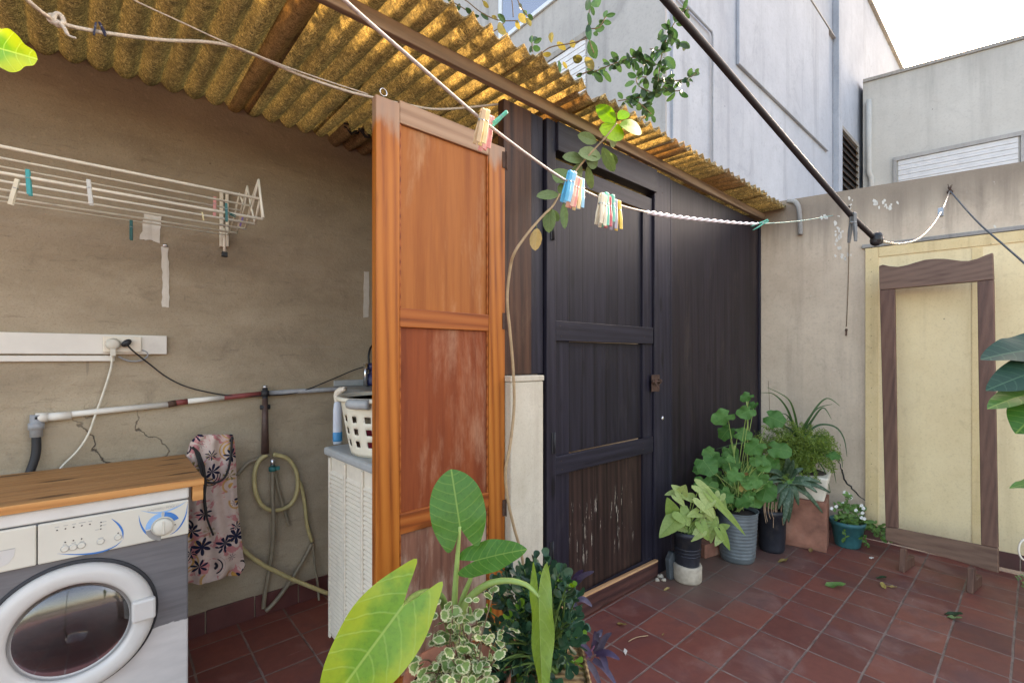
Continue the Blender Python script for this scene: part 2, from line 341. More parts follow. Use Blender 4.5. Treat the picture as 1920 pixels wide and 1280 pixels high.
def roofmat(name,c1,c2,dk,tr,gl):
    t=NT(name); c=t.obj()
    n1=t.noise(t.map(c,(150,50,150),(0,0,0),(0,0,.6)),1.,3,.7,1.2); n2=t.noise(t.map(c,(50,170,80),(3,1,0),(0,0,.35)),1.,3,.7,1.2)
    fb=t.m('MAXIMUM',n1,n2); big=t.noise(c,5,7,.7,.6)
    col=t.ramp(fb,[(.47,dk),(.555,c1),(.66,c2)])

    col=t.mix(t.m('MULTIPLY',t.step(big,.5,.66),.6),col,tuple(x*.8 for x in dk))
    ri=t.n('NewGeometry').outputs['Random Per Island']
    lich=t.step(t.noise(c,13,7,.75,1.),.58,.66); col=t.mix(t.m('MULTIPLY',lich,.55),col,(.05,.04,.03))
    x_,y_,z_=t.sep(c); stk=t.step(t.noise(t.map(c,(26,1.2,1)),1.,5,.65),.52,.68); col=t.mix(t.m('MULTIPLY',stk,.45),col,tuple(x*1.2 for x in dk))
    p=t.n('BsdfPrincipled',{'Base Color':col,'Roughness':.75,'Specular IOR Level':.2,'Normal':t.bump(fb,.6,.006)})
    q=t.n('BsdfTranslucent',{'Color':t.mix(.8,gl,col,'MULTIPLY')})
    t.end(t.n('MixShader',{0:tr,1:p.outputs[0],2:q.outputs[0]})); return t.mat
mk('roof',roofmat('fibre_cement',(.5,.38,.18),(.95,.84,.56),(.1,.068,.034),.55,(1.,.91,.64)))
mk('roofd',roofmat('rusty_fibre_cement',(.44,.33,.19),(.64,.5,.31),(.2,.14,.08),.42,(.92,.74,.46)))
mk('tar',simple('black_tar',(.02,.018,.02),.6))
OR=dict(wear=(.56,.38,.25))
mk('ostile',wood('varnished_pine_stile',(.37,.105,.017),(.47,.155,.028),(.2,.05,.01),'z',(.56,.36,.2),.45,.42,.95,1.,.74,spec=.25,top=((.36,.26,.19),2.12,.75)))
mk('orail',wood('varnished_pine_rail',(.31,.078,.016),(.4,.12,.028),(.16,.036,.009),'x',(.5,.3,.17),.4,.45,.5,1.,.7,spec=.25))
mk('orailtop',wood('greyed_pine_rail',(.34,.2,.12),(.42,.27,.17),(.22,.12,.07),'x',(.5,.36,.26),.4,.55,.3,1.,.6))
mk('opanel',wood('worn_ply_upper',(.38,.125,.032),(.45,.17,.048),(.28,.08,.02),'z',(.54,.31,.16),.55,.55,.3,.7,.56,.12,streak=.12,spec=.2))
mk('opanel2',wood('worn_ply_middle',(.25,.058,.019),(.32,.088,.03),(.17,.036,.013),'z',(.5,.28,.17),.5,.6,.3,.8,.54,.12,streak=.12,spec=.2))
mk('opanel3',wood('peeling_ply_lower',(.24,.1,.06),(.34,.16,.1),(.14,.055,.035),'z',(.5,.38,.28),.8,.7,.0,1.2,.46,.3,streak=.15))
DK=dict(rough=.42)
mk('dark',wood('black_stained_pine',(.019,.017,.027),(.038,.034,.049),(.008,.007,.012),'z',(0.077,0.06875,0.0715),.35,.45,.7,1.,.6,spec=.22,streak=.35))
mk('darkx',wood('black_stained_rail',(.019,.018,.028),(.038,.035,.05),(.009,.008,.013),'x',(0.066,0.06325,0.06875),.3,.45,.5,1.,.6,spec=.22,streak=.35))
mk('darkp',wood('black_stained_planking',(.019,.017,.026),(.038,.034,.047),(.008,.007,.011),'z',(0.0715,0.0605,0.0605),.35,.45,.5,1.,.6,planks=('x',.1),bumps=.15,streak=.2,spec=.22))
mk('darkpl',wood('flaking_dark_planking',(0.034,0.018,0.015),(0.07,0.036,0.028),(0.013,0.008,0.007),'z',(0.09,0.054,0.042),.4,.5,.3,1.,.55,planks=('x',.1),bumps=.15,streak=.5,chips=((.45,.4,.33),.2,.6),spec=.22))
mk('darkw',wood('brown_black_planking',(.026,.019,.025),(.051,.037,.044),(.011,.008,.01),'z',(0.0825,0.0605,0.05225),.4,.45,.5,1.,.58,planks=('x',.085),bumps=.15,streak=.2,spec=.22))
mk('brownb',wood('dark_brown_board',(0.07,0.032,0.02),(0.14,0.066,0.038),(0.026,0.013,0.01),'z',(0.165,0.0975,0.06),.35,.5,.9,1.,.6,spec=.22,streak=.35))
mk('kick',wood('dark_red_kickboard',(.06,.022,.02),(.1,.04,.032),(.03,.014,.014),'x',(.16,.08,.06),.3,.45))
mk('batten',wood('raw_pine_batten',(.5,.26,.12),(.6,.34,.17),(.36,.17,.08),'x'))
mk('beam',wood('weathered_beam',(.25,.175,.12),(.35,.255,.18),(.13,.085,.06),'x',(.33,.24,.16),.4,.75,.6,1.,.55))
mk('frame',wood('old_walnut_frame',(.17,.085,.058),(.24,.13,.09),(.1,.05,.036),'z',(.3,.19,.13),.3,.55,.3,1.,.6,streak=.3))
mk('framex',wood('old_walnut_rail',(.2,.115,.078),(.27,.145,.095),(.12,.06,.04),'y',(.36,.23,.16),.35,.55,.3,1.,.6,streak=.3))
mk('top',wood('oiled_pine_top',(.42,.2,.075),(.52,.28,.115),(.3,.135,.05),'x',(.5,.33,.18),.3,.5,.8,1.,.6,streak=.5,spec=.25))
mk('topedge',wood('orange_pine_edge',(.52,.23,.07),(.62,.3,.1),(.36,.14,.04),'x',None,0,.45,.5,1.2))
mk('white',simple('white_enamel',(.62,.6,.55),.35,var=.05,bump=.02,dirt=.12,sc=12))
mk('panel',simple('ivory_plastic',(.6,.57,.48),.4,var=.03,bump=.02,sc=12))
mk('ringw',simple('aged_white_plastic',(.56,.54,.5),.32,var=.04,bump=.02,sc=10,dirt=.1))
mk('wplastic',simple('matt_white_plastic',(.76,.69,.57),.5,var=.05,bump=.03,dirt=.15))
mk('gplastic',simple('grey_plastic',(.38,.4,.4),.5,var=.08))
mk('pgrey',simple('pvc_grey',(.3,.31,.32),.5,dirt=.3))
mk('cream',simple('cream_basket_plastic',(.78,.74,.6),.45,var=.04,bump=.02))
mk('rackw',simple('ivory_coated_wire',(.7,.65,.53),.45,var=.08,dirt=.3,sc=20))
mk('paintw',simple('white_painted_board',(.72,.69,.62),.55,var=.06,dirt=.25,sc=9))
mk('patch',plaster('white_filler',(.62,.58,.5),(.74,.71,.64),(.4,.35,.28),5.,.3,.4))
mk('black',simple('black_plastic',(.018,.018,.02),.45))
mk('blackr',simple('black_rubber',(.025,.025,.028),.6))
mk('steel',simple('galvanised_steel',(.36,.38,.38),.45,.75,var=.2,sc=14,bump=.1,dirt=.3))
mk('zinc',simple('dull_zinc_bucket',(.14,.165,.175),.6,.2,var=.25,sc=14,bump=.15,dirt=.5))
mk('chrome',simple('bright_steel',(.6,.6,.6),.25,.9,bump=.03))
mk('rust',simple('rusty_iron',(.09,.05,.035),.8,.3,var=.4,bump=.4))
mk('rope',simple('natural_rope',(.5,.44,.36),.9,var=.25,sc=160,bump=.6))
mk('cord',simple('grey_line',(.5,.46,.42),.8,var=.2,sc=200,bump=.5))
mk('wline',simple('white_twisted_line',(.7,.68,.72),.6,var=.15,sc=200))
mk('tealline',simple('teal_nylon_line',(.25,.5,.45),.5))
mk('cable',simple('white_cable',(.66,.62,.52),.5))
mk('hose',simple('yellowed_hose',(.46,.38,.18),.42,var=.2,sc=18,dirt=.25))
mk('hoseg',simple('grey_brown_hose',(.24,.2,.14),.45,var=.2,sc=18))
mk('tealp',simple('teal_clip',(.02,.16,.15),.45))
mk('redtape',simple('dark_red_paint',(.22,.05,.045),.6,var=.25))
mk('brownp',simple('brown_pipe',(.09,.05,.04),.55,var=.3))
mk('potb',simple('black_nursery_pot',(.022,.024,.032),.5,var=.2,dirt=.35,dirtcol=(.12,.1,.08)))
mk('pott',simple('teal_plastic_pot',(.02,.12,.13),.5,var=.2,dirt=.3))
mk('terra',simple('terracotta_pot',(.33,.13,.075),.8,var=.2,dirt=.3,bump=.25))
mk('terrab',simple('terracotta_block',(.28,.12,.08),.85,var=.4,sc=9,dirt=.65,dirtcol=(.5,.36,.28),bump=.35))
mk('soil',simple('potting_soil',(.035,.025,.018),.95,var=.4,sc=60,bump=1.))
mk('concrete',simple('rough_concrete',(.42,.36,.28),.95,var=.2,sc=25,bump=.6,dirt=.35))
mk('slate',simple('dark_stone',(.07,.08,.085),.8,var=.3,bump=.5))
mk('stem',simple('green_stem',(.12,.2,.05),.55,var=.2,sc=30))
mk('stemp',simple('pale_green_stem',(.3,.42,.12),.45,var=.15,sc=30))
mk('twig',simple('brown_twig',(.17,.11,.06),.85,var=.3,sc=60,bump=.4))
mk('vstem',simple('tan_vine_stem',(.36,.25,.14),.75,var=.2,sc=40,bump=.4))
mk('root',simple('pale_root',(.3,.2,.13),.85,var=.25,sc=50))
mk('paper',simple('clear_plastic_bottle',(.55,.6,.68),.3,var=.05))
mk('bluelab',simple('blue_label',(.03,.25,.5),.5,var=.1))
mk('ltblue',simple('pale_blue_print',(.22,.42,.68),.5,var=.1)); mk('dkblue',simple('blue_print',(.03,.17,.45),.5,var=.1))
mk('greyp',simple('grey_print',(.25,.24,.22),.6)); mk('greyl',simple('faint_print',(.42,.41,.38),.6))
mk('dkpip',simple('dark_print',(.06,.05,.045),.6))
mk('shutter',simple('pale_roller_shutter',(.62,.63,.64),.6,var=.05,dirt=.15,sc=8)); mk('alu',simple('white_aluminium',(.6,.66,.7),.4,var=.05))
mk('dred',simple('crimson_laundry',(.35,.03,.06),.9)); mk('dkblueobj',simple('dark_blue_plastic',(.02,.025,.09),.4))
mk('green',simple('lime_green_handle',(.3,.42,.1),.5))
PEG={'teal':(.02,.3,.3),'cream':(.66,.6,.45),'grey':(.5,.49,.44),'pink':(.62,.26,.24),'darkgreen':(.015,.11,.1),'violet':(.16,.1,.3),'wood':(.6,.42,.24),'rose':(.7,.36,.33),
 'mint':(.1,.5,.36),'blue':(.05,.4,.62),'peach':(.68,.4,.3),'red':(.5,.06,.09),'yellow':(.72,.5,.06),'lilac':(.36,.34,.42),'stone':(.11,.12,.12),'navy':(.02,.022,.05),'lightblue':(.25,.55,.75),'straw':(.68,.58,.3)}
for k,c in PEG.items(): mk('peg_'+k,simple(k+'_peg_plastic',c,.5,var=.12,sc=40))
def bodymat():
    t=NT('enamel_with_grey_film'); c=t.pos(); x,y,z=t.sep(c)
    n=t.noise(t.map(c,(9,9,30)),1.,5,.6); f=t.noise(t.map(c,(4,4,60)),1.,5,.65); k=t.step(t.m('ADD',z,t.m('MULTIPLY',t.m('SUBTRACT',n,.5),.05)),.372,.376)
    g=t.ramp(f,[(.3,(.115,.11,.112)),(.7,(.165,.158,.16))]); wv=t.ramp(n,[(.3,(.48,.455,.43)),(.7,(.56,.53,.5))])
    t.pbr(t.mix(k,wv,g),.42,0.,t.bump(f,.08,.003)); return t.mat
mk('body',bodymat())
def glassmat(name,tint,fres=.25,col=(.5,.5,.5)):
    t=NT(name); tr=t.n('BsdfTransparent',{0:tint}); g=t.n('BsdfGlossy',{'Color':(.9,.9,.92,1),'Roughness':.06}); f=t.n('Fresnel',{'IOR':1.5})
    t.end(t.n('MixShader',{0:t.m('ADD',t.m('MULTIPLY',f,.8),fres),1:tr.outputs[0],2:g.outputs[0]})); return t.mat
mk('doorglass',glassmat('tinted_door_glass',(.5,.47,.45,1),.07)); mk('pane',glassmat('window_glass',(.3,.45,.6,1),.35))
def drum():
    t=NT('drum_steel'); c=t.obj(); v=t.n('TexVoronoi',{'Vector':c,'Scale':55.}).outputs['Distance']
    t.pbr(t.mix(t.step(v,.2,.35),(.02,.02,.02),(.3,.28,.26)),.35,.85); return t.mat
mk('drum',drum()); mk('curtain',simple('pale_blue_curtain',(.35,.6,.85),.8,var=.2,sc=6))
def floral():
    t=NT('floral_cotton'); c=t.obj(); x,y,z=t.sep(c)
    p2=t.n('CombineXYZ',{0:x,1:0.,2:z}).outputs[0]
    base=t.ramp(t.noise(p2,16,4),[(.35,(.5,.37,.32)),(.65,(.62,.49,.42))])
    base=t.mix(t.m('MULTIPLY',t.step(t.noise(p2,19,5,.6,.8),.53,.58),.85),base,(.5,.16,.17))
    def motif(sc,seed):
        v=t.n('TexVoronoi',{'Vector':t.map(p2,(1,1,1),(seed,0,seed*1.7)),'Scale':sc,'Randomness':.75})
        loc=t.n('VectorMath',{0:t.map(p2,(1,1,1),(seed,0,seed*1.7)),1:v.outputs['Position']},operation='SUBTRACT').outputs[0]
        lx,ly,lz=t.sep(loc); rot=t.m('MULTIPLY',t.sep(v.outputs['Color'])[0],6.28); return v,t.m('ADD',t.m('ARCTAN2',lx,lz),rot),t.m('MULTIPLY',v.outputs['Distance'],1.),t.sep(v.outputs['Color'])
    v,an,r,cc=motif(9.5,.37)    # ochre ribbed arcs
    rings=t.step(t.m('SINE',t.m('MULTIPLY',r,52.)),.0,.5); half=t.step(t.m('COSINE',an),-.1,.1); sel=t.step(cc[1],.15,.2)
    k=t.m('MULTIPLY',t.m('MULTIPLY',rings,half),t.m('MULTIPLY',sel,t.m('SUBTRACT',1.,t.step(r,.5,.56)))); base=t.mix(k,base,(.5,.27,.08))
    v,an,r,cc=motif(13.,1.9)    # small olive leaves
    lf=t.m('MULTIPLY',t.step(t.m('ABSOLUTE',t.m('COSINE',t.m('MULTIPLY',an,3.))),.75,.85),t.m('SUBTRACT',1.,t.step(r,.34,.4))); base=t.mix(t.m('MULTIPLY',lf,t.step(cc[0],.5,.55)),base,(.22,.17,.07))
    v,an,r,cc=motif(9.5,2.7)    # black ribbed palm arcs
    k=t.m('MULTIPLY',t.m('MULTIPLY',t.step(t.m('SINE',t.m('MULTIPLY',r,60.)),.2,.7),t.step(t.m('COSINE',an),.3,.5)),t.m('MULTIPLY',t.step(cc[0],.4,.45),t.m('SUBTRACT',1.,t.step(r,.5,.56)))); base=t.mix(k,base,(.02,.02,.03))
    v,an,r,cc=motif(12.5,4.1)     # navy fronds
    rad=t.m('ADD',.16,t.m('MULTIPLY',t.m('ABSOLUTE',t.m('COSINE',t.m('MULTIPLY',an,3.5))),.36)); k=t.m('SUBTRACT',1.,t.step(t.m('SUBTRACT',r,rad),-.02,.02))
    base=t.mix(t.m('MULTIPLY',k,t.step(cc[1],.12,.17)),base,(.018,.02,.045))
    t.pbr(base,.9,0.,t.bump(t.noise(c,300,2),.2,.002),.1); return t.mat
mk('floral',floral())
def wicker():
    t=NT('woven_wicker'); c=t.obj(); x,y,z=t.sep(c)
    q=t.m('SINE',t.m('MULTIPLY',z,520.)); u=t.m('SINE',t.m('ADD',t.m('MULTIPLY',t.m('ADD',x,y),170.),t.m('MULTIPLY',t.m('FLOOR',t.m('MULTIPLY',z,82.8)),3.14)))
    h=t.m('ADD',t.m('MULTIPLY',q,.5),t.m('MULTIPLY',u,.5)); t.pbr(t.ramp(t.m('ADD',t.m('MULTIPLY',h,.25),t.noise(c,30,4)),[(.2,(.12,.07,.03)),(.55,(.42,.28,.13)),(.8,(.58,.42,.2))]),.7,0.,t.bump(h,.9,.006)); return t.mat
mk('wicker',wicker())
L={}
L['aloc']=leafmat('elephant_ear_leaf',(.045,.16,.022),(.07,.21,.03),(.3,.45,.1),.55,trans=.3,rough=.42,side=6.)
L['alocy']=leafmat('yellowing_elephant_ear',(.1,.25,.025),(.15,.32,.03),(.36,.5,.12),.6,trans=.22,rough=.42,side=6.,yellow=((.42,.46,.03),.55))
L['alocp']=leafmat('pale_drooping_leaf',(.15,.27,.045),(.22,.34,.06),(.36,.48,.16),.4,trans=.35,side=6.)
L['syn']=leafmat('pale_arrowhead_leaf',(.25,.37,.08),(.46,.54,.2),(.12,.26,.04),.5,trans=.3,side=6.)
L['ger']=leafmat('geranium_leaf',(.05,.16,.03),(.11,.26,.06),(.2,.34,.1),.35,trans=.25,rough=.6,side=4.)
L['aloe']=leafmat('spotted_aloe_leaf',(.03,.07,.035),(.06,.115,.06),None,0,trans=.05,rough=.5,spots=((.22,.28,.2),.35,(60,60,60)))
L['spider']=leafmat('dark_strap_leaf',(.025,.075,.02),(.06,.13,.035),None,0,trans=.2)
L['fern']=leafmat('asparagus_fern_leaf',(.09,.17,.025),(.24,.33,.06),None,0,trans=.3,rough=.6)
L['small']=leafmat('small_green_leaf',(.06,.16,.03),(.14,.27,.07),(.3,.4,.15),.25,trans=.25)
L['varieg']=leafmat('variegated_leaf',(.1,.2,.05),(.2,.32,.1),None,0,edge=(.55,.56,.33),edgelo=.66,trans=.25,rough=.55)
L['jade']=leafmat('glossy_jade_leaf',(.014,.05,.026),(.035,.105,.05),None,0,trans=.06,rough=.3)
L['jadey']=leafmat('young_jade_leaf',(.12,.27,.03),(.2,.38,.05),None,0,trans=.25,rough=.3)
L['purple']=leafmat('purple_strap_leaf',(.05,.028,.07),(.1,.085,.12),None,0,trans=.12,rough=.5)
L['vine']=leafmat('grey_green_vine_leaf',(.12,.2,.06),(.22,.31,.12),(.3,.38,.18),.4,trans=.3,rough=.5,side=5.)
L['vineb']=leafmat('sunlit_vine_leaf',(.16,.36,.02),(.25,.46,.035),(.32,.5,.1),.4,trans=.3,side=5.,rough=.7)  # brighter green for the vine tip, sunlight put into the leaf colour
L['viney']=leafmat('yellowed_vine_leaf',(.5,.34,.12),(.58,.42,.16),(.6,.48,.22),.4,trans=.25,side=5.)
L['climb']=leafmat('climber_leaf',(.02,.055,.022),(.05,.105,.04),(.1,.15,.06),.3,trans=.25,rough=.45)
L['climby']=leafmat('browning_climber_leaf',(.12,.11,.035),(.23,.19,.06),(.2,.12,.04),.4,trans=.3)
L['bigdark']=leafmat('deep_green_big_leaf',(.012,.055,.035),(.025,.085,.045),(.1,.2,.11),.5,trans=.15,side=7.,rough=.62)
L['dry']=leafmat('withered_leaf',(.25,.15,.06),(.4,.3,.08),None,0,trans=.2,rough=.8)
L['petal']=leafmat('white_petal',(.8,.8,.78),(.85,.85,.82),None,0,trans=.3,rough=.6)

# ================================================================ sky, sun, camera
wd=bpy.data.worlds.new('World'); SC.world=wd; wd.use_nodes=True; wt_=wd.node_tree; wt_.nodes.clear()
SUN_AZ=math.radians(4.0); SUN_EL=math.radians(26)
sk=wt_.nodes.new('ShaderNodeTexSky'); sk.sky_type='NISHITA'; sk.sun_disc=False; sk.sun_elevation=SUN_EL; sk.sun_rotation=math.radians(90)-SUN_AZ
sk.air_density=1.; sk.dust_density=2.5; sk.ozone_density=1.
bg=wt_.nodes.new('ShaderNodeBackground'); bg.inputs[1].default_value=.15; wo=wt_.nodes.new('ShaderNodeOutputWorld')
wt_.links.new(sk.outputs[0],bg.inputs[0]); wt_.links.new(bg.outputs[0],wo.inputs[0])
sd=bpy.data.lights.new('sun','SUN'); sd.energy=4.6; sd.angle=math.radians(.5); sd.color=(1,.93,.82)
so=bpy.data.objects.new('sun',sd); COL.objects.link(so); so.location=(6,0,9)
so.rotation_euler=V((math.cos(SUN_AZ)*math.cos(SUN_EL),math.sin(SUN_AZ)*math.cos(SUN_EL),math.sin(SUN_EL))).to_track_quat('Z','Y').to_euler()
cd=bpy.data.cameras.new('camera'); cd.sensor_width=36; cd.lens=36*F0/1920; cd.shift_y=28/1920; cd.clip_start=.02; cd.clip_end=500
co=bpy.data.objects.new('camera',cd); COL.objects.link(co); co.location=EYE
co.rotation_euler=(math.radians(90),0,A0-math.radians(90)); SC.camera=co
SC.view_settings.view_transform='Standard'; SC.view_settings.look='None'; SC.view_settings.gamma=1; SC.view_settings.exposure=2.6
SC.view_settings.use_white_balance=True; SC.view_settings.white_balance_temperature=8300; SC.view_settings.white_balance_tint=17
SC.cycles.max_bounces=10; SC.cycles.diffuse_bounces=6; SC.cycles.transmission_bounces=6; SC.cycles.transparent_max_bounces=12
SC.cycles.use_denoising=True; SC.cycles.sample_clamp_indirect=6

# ================================================================ setting
b=MB(); b.box(-90,90,-90,90,-.35,-.3); b.build('ground',M['earth'],kind='structure')
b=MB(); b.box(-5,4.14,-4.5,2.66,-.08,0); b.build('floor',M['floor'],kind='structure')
# laundry back wall
t=thing('laundry_wall','stained brown plaster wall behind the washing machine under the roof','wall',(1,2.62,0))
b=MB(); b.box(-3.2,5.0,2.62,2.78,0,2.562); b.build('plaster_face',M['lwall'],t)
def skirt():
    b=MB(); x=-3.2
    while x<4.1:
        b.box(x+.003,x+.206,2.607,2.62,.0,.105+R.uniform(-.004,.004)); x+=.209
    return b
skirt().build('skirting',simple('dark_red_skirting_tile',(.12,.04,.036),.45,var=.25,sc=6,dirt=.3),t,bevel=.002)
b=MB()
def wallpoly(b, px, th, Y=2.62, jag=0):
    P=[]
    for i in range(len(px)):
        a,c=px[i],px[(i+1)%len(px)]; n=6 if jag else 1
        for k in range(n):
            q=onY(a[0]+(c[0]-a[0])*k/n+R.uniform(-jag,jag), a[1]+(c[1]-a[1])*k/n+R.uniform(-jag,jag)*.6, Y); P.append(q)
    b.prism([p+V((0,-th,0)) for p in P],(0,th-.0005,0))
wallpoly(b,[(303,462),(315,464),(317,520),(316,576),(303,576),(304,520)],.003,jag=1.6); b.build('plaster_patch',M['patch'],t)
b=MB(); wallpoly(b,[(270,400),(302,406),(301,458),(285,451),(263,449)],.004,jag=2.); b.build('plaster_patch',M['patch'],t)
b=MB(); wallpoly(b,[(682,509),(692,510),(691,594),(681,595)],.003,jag=.8); b.build('plaster_patch',M['patch'],t)
# roof
def roofz(y): return 2.524+(y-1.53)*.02
def sheet(x0,x1,y0,y1,mat,par,dz=0,jag=0,th=.006,name='roof_sheet',ph=0,rag=None):
    nx=max(8,int((x1-x0)/.0065)); ny=10; pit=.0825
    rx=[R.uniform(-1,1) for _ in range(nx+2)]
    def yf(i):
        q=y0+jag*rx[int(i*nx/6)]*.5
        if rag: q+=rag*abs(mnoise.noise(V(((x0+(x1-x0)*i)*14,3.1,0))))
        return q
    def f(top):
        def g(i,j):
            x=x0+(x1-x0)*i; ya=yf(i); y=ya+(y1-ya)*j
            s=1-2*abs(math.cos(PI*(x+ph+.02*(y-1.5))/pit))**.8
            return V((x+.02*(2.6-y), y, roofz(y)+dz+.0195*s+.004*math.sin(x*3.1)+(th if top else 0)))
        return g
    b=MB(); b.grid(f(0),nx,ny); n0=len(b.v); b.grid(f(1),nx,ny); W=nx+1
    b.f=[tuple(reversed(q)) if i<nx*ny else q for i,q in enumerate(b.f)]
    ed=[]
    for i in range(nx): ed += [(i,i+1,n0+i+1,n0+i),(ny*W+i+1,ny*W+i,n0+ny*W+i,n0+ny*W+i+1)]
    for j in range(ny): ed += [(j*W+W,j*W,n0+j*W,n0+j*W+W),(j*W+nx,j*W+W+nx,n0+j*W+W+nx,n0+j*W+nx)]
    b.add([],[],0); 
    for q in ed: b.f.append(list(q)); b.m.append(0); b.sm.append(False)
    return b.build(name,mat,par)
roof=thing('corrugated_roof','golden corrugated fibre sheet roof over the lean-to, ragged at its edges','roof',(1.5,2,2.54))
xs=lambda u,v,y:onY(u,v,y).x
for x0,x1,y0,m,dz in [(-1.3,.452,1.30,'roof',0),(.448,.535,1.36,'roofd',-.007),(.53,.86,1.345,'roof',0),(.855,1.235,1.36,'roof',.005),(1.23,1.56,1.345,'roof',0),(1.55,1.705,1.385,'roofd',-.008),
    (1.70,2.03,1.35,'roof',0),(2.02,2.33,1.37,'roof',.005),(2.325,2.53,1.36,'roofd',-.006),(2.52,2.98,1.365,'roof',0),(2.97,3.3,1.36,'roofd',.003),(3.29,3.62,1.355,'roof',0),(3.61,4.3,1.37,'roof',.005)]:
    sheet(x0,x1,y0-.035,2.66,M[m],roof,dz,jag=.012)
sheet(.93,1.36,2.36,2.64,M['roofd'],roof,-.024,jag=.03,name='broken_sheet',rag=.16)
b=MB()
for i in range(26):
    x=.93+.43*i/25; y=2.365+.16*abs(mnoise.noise(V((x*14,3.1,0))))+R.uniform(-.02,.02)
    b.tube([(x-.012,y,2.512+.012*math.cos(2*PI*x/.0785)),(x+.014,y+R.uniform(-.02,.02),2.512+.012*math.cos(2*PI*(x+.014)/.0785))],R.uniform(.004,.012),6)
b.build('tar_seam',M['tar'],roof)
b=MB(); b.box(-1.4,4.12,1.49,1.519,2.450,2.503)
b.build('roof_beam',M['beam'],bevel=.004,label='long weathered timber beam carrying the front of the corrugated roof',cat='beam')
# right wall
t=thing('courtyard_wall','tall stained greyish beige wall across the end of the courtyard','wall',WP+WE*1.2)
def wq(tt,z,off=0): return WP+WE*tt+V((0,0,z))+WN*off
b=MB(); zt=lambda q:2.588-.048*q
P=[wq(-.4,0),wq(5,0),wq(5,zt(5)),wq(-.4,zt(-.4))]; b.prism([p-WN*.16 for p in P],WN*.16); b.build('render_face',M['rwall'],t)
b=MB()
for i in range(24):
    a=-.0+.21*i; b.obox(wq(a+.103,.05,.006),WE*.1015,WN*.006,(0,0,.05))
b.build('skirting',simple('grimy_skirting_tile',(.11,.045,.04),.5,var=.25,sc=6,dirt=.5),t,bevel=.002)
fl_=MB(); fr_=random.Random(5)
for cu,cv,su,sv,nn in ((1571,438,9,34,16),(1660,383,18,8,9),(1644,384,8,10,6),(1597,385,6,14,6),(1584,480,16,10,8),(1880,428,26,3,6),(1545,407,22,4,7),(1700,455,30,3,7)):
    for k in range(nn):
        u,v=cu+fr_.gauss(0,su*.5),cv+fr_.gauss(0,sv*.5); r0=fr_.uniform(1.2,4.2); P=[]
        for i in range(7): a=i*PI*2/7; rr=r0*fr_.uniform(.5,1.2); P.append(onW(u+rr*math.cos(a),v+rr*1.3*math.sin(a),.0012))
        fl_.prism(P,-WN*.001)
fl_.build('plaster_flakes',M['patch'],t)['kind']='stuff'
ty=thing('yellow_panel','large faded yellow sheet panel with riveted trim fixed on the end wall','panel',onW(1640,1000))
p1,p2=onW(1623,467),onW(1920,432); t0=wt(p1); z0=p1.z; zb=onW(1875,1031).z
ztp=lambda q:z0+(p2.z-z0)*(q-t0)/(wt(p2)-t0)
b=MB(); P=[wq(t0,zb,.002),wq(4.8,zb,.002),wq(4.8,ztp(4.8),.002),wq(t0,ztp(t0),.002)]; b.prism(P,WN*.01); b.build('yellow_sheet',M['yellow'],ty)
b=MB(); b.prism([wq(t0,zb,.0125),wq(t0+.075,zb,.0125),wq(t0+.075,ztp(t0+.075),.0125),wq(t0,ztp(t0),.0125)],WN*.006)
b.prism([wq(t0+.078,ztp(t0+.078)-.07,.0125),wq(4.8,ztp(4.8)-.07,.0125),wq(4.8,ztp(4.8),.0125),wq(t0+.078,ztp(t0+.078),.0125)],WN*.006)
tm=wt(onW(1822,800)); b.prism([wq(tm,zb,.0125),wq(tm+.05,zb,.0125),wq(tm+.05,ztp(tm)-.075,.0125),wq(tm,ztp(tm)-.075,.0125)],WN*.004)
tr_=b.build('trim_strip',M['yellow2'],ty,bevel=.0015)
b=MB()
for i in range(22): 
    b=MB(); q=wq(t0+.034+R.uniform(-.003,.003),zb+.06+i*.093+R.uniform(-.02,.02),.0188); b.lathe(q,[(.0,-.001),(.0026,-.001),(.002,.0012),(0,.002)],8,WN); b.build('rivet',M['rust'],tr_)

b=MB(); b.prism([wq(t0-.02,ztp(t0)+.004,.001),wq(4.8,ztp(4.8)+.004,.001),wq(4.8,ztp(4.8)+.03,.001),wq(t0-.02,ztp(t0)+.03,.001)],WN*.022); b.build('drip_edge',M['cap'],ty,bevel=.003)
# ---------------------------------------------------------------- buildings behind
XB,YB=5.16,3.0
t=thing('apartment_block','tall pale grey apartment block rising behind the corrugated roof','building',(8,6,-.3))
def rectX(x,ya,yb,za,zb_,d): return (x,x+d,ya,yb,za,zb_)
b=MB(); b.box(XB,14.98,YB,11,-.3,10.9); b.build('wall',[M['bld']],t)
b=MB(); b.box(XB-.03,XB-.001,YB-.002,11,-.3,10.8); b.build('side_wall',M['bldd'],t)
def winX(y0,y1,z0,z1,name,fr,kind):
    f=MB()
    for a in((y0,y0+.09),(y1-.09,y1)): f.box(XB-.07,XB-.031,a[0],a[1],z0,z1)
    f.box(XB-.07,XB-.031,y0+.09,y1-.09,z0,z0+.07); f.box(XB-.07,XB-.031,y0+.09,y1-.09,z1-.07,z1)
    fo=f.build(name,fr,t,bevel=.006)
    return fo
q1=onX(960,65,XB); q2=onX(1046,0,XB); yl,yr=onX(940,65,XB).y,onX(1050,20,XB).y
fo=winX(yr,yl,6.72,8.2,'window',M['alu'],0)
b=MB(); b.box(XB-.055,XB-.045,yr+.09,yl-.09,6.79,8.13); b.build('pane',M['pane'],fo)
b=MB()
def curt(i,j): y=yr+.09+(yl-yr-.18)*i; return V((XB-.036+.004*math.sin(i*60),y,6.79+1.34*j))
b.grid(curt,120,2); b.build('curtain',M['curtain'],fo)
sy0,sy1=onX(1102,85,XB).y,onX(1000,85,XB).y
b=MB()
for i in range(26): b.box(XB-.06+.006*(i%2),XB-.031,sy0,sy1,4.75+i*.042,4.75+i*.042+.038)
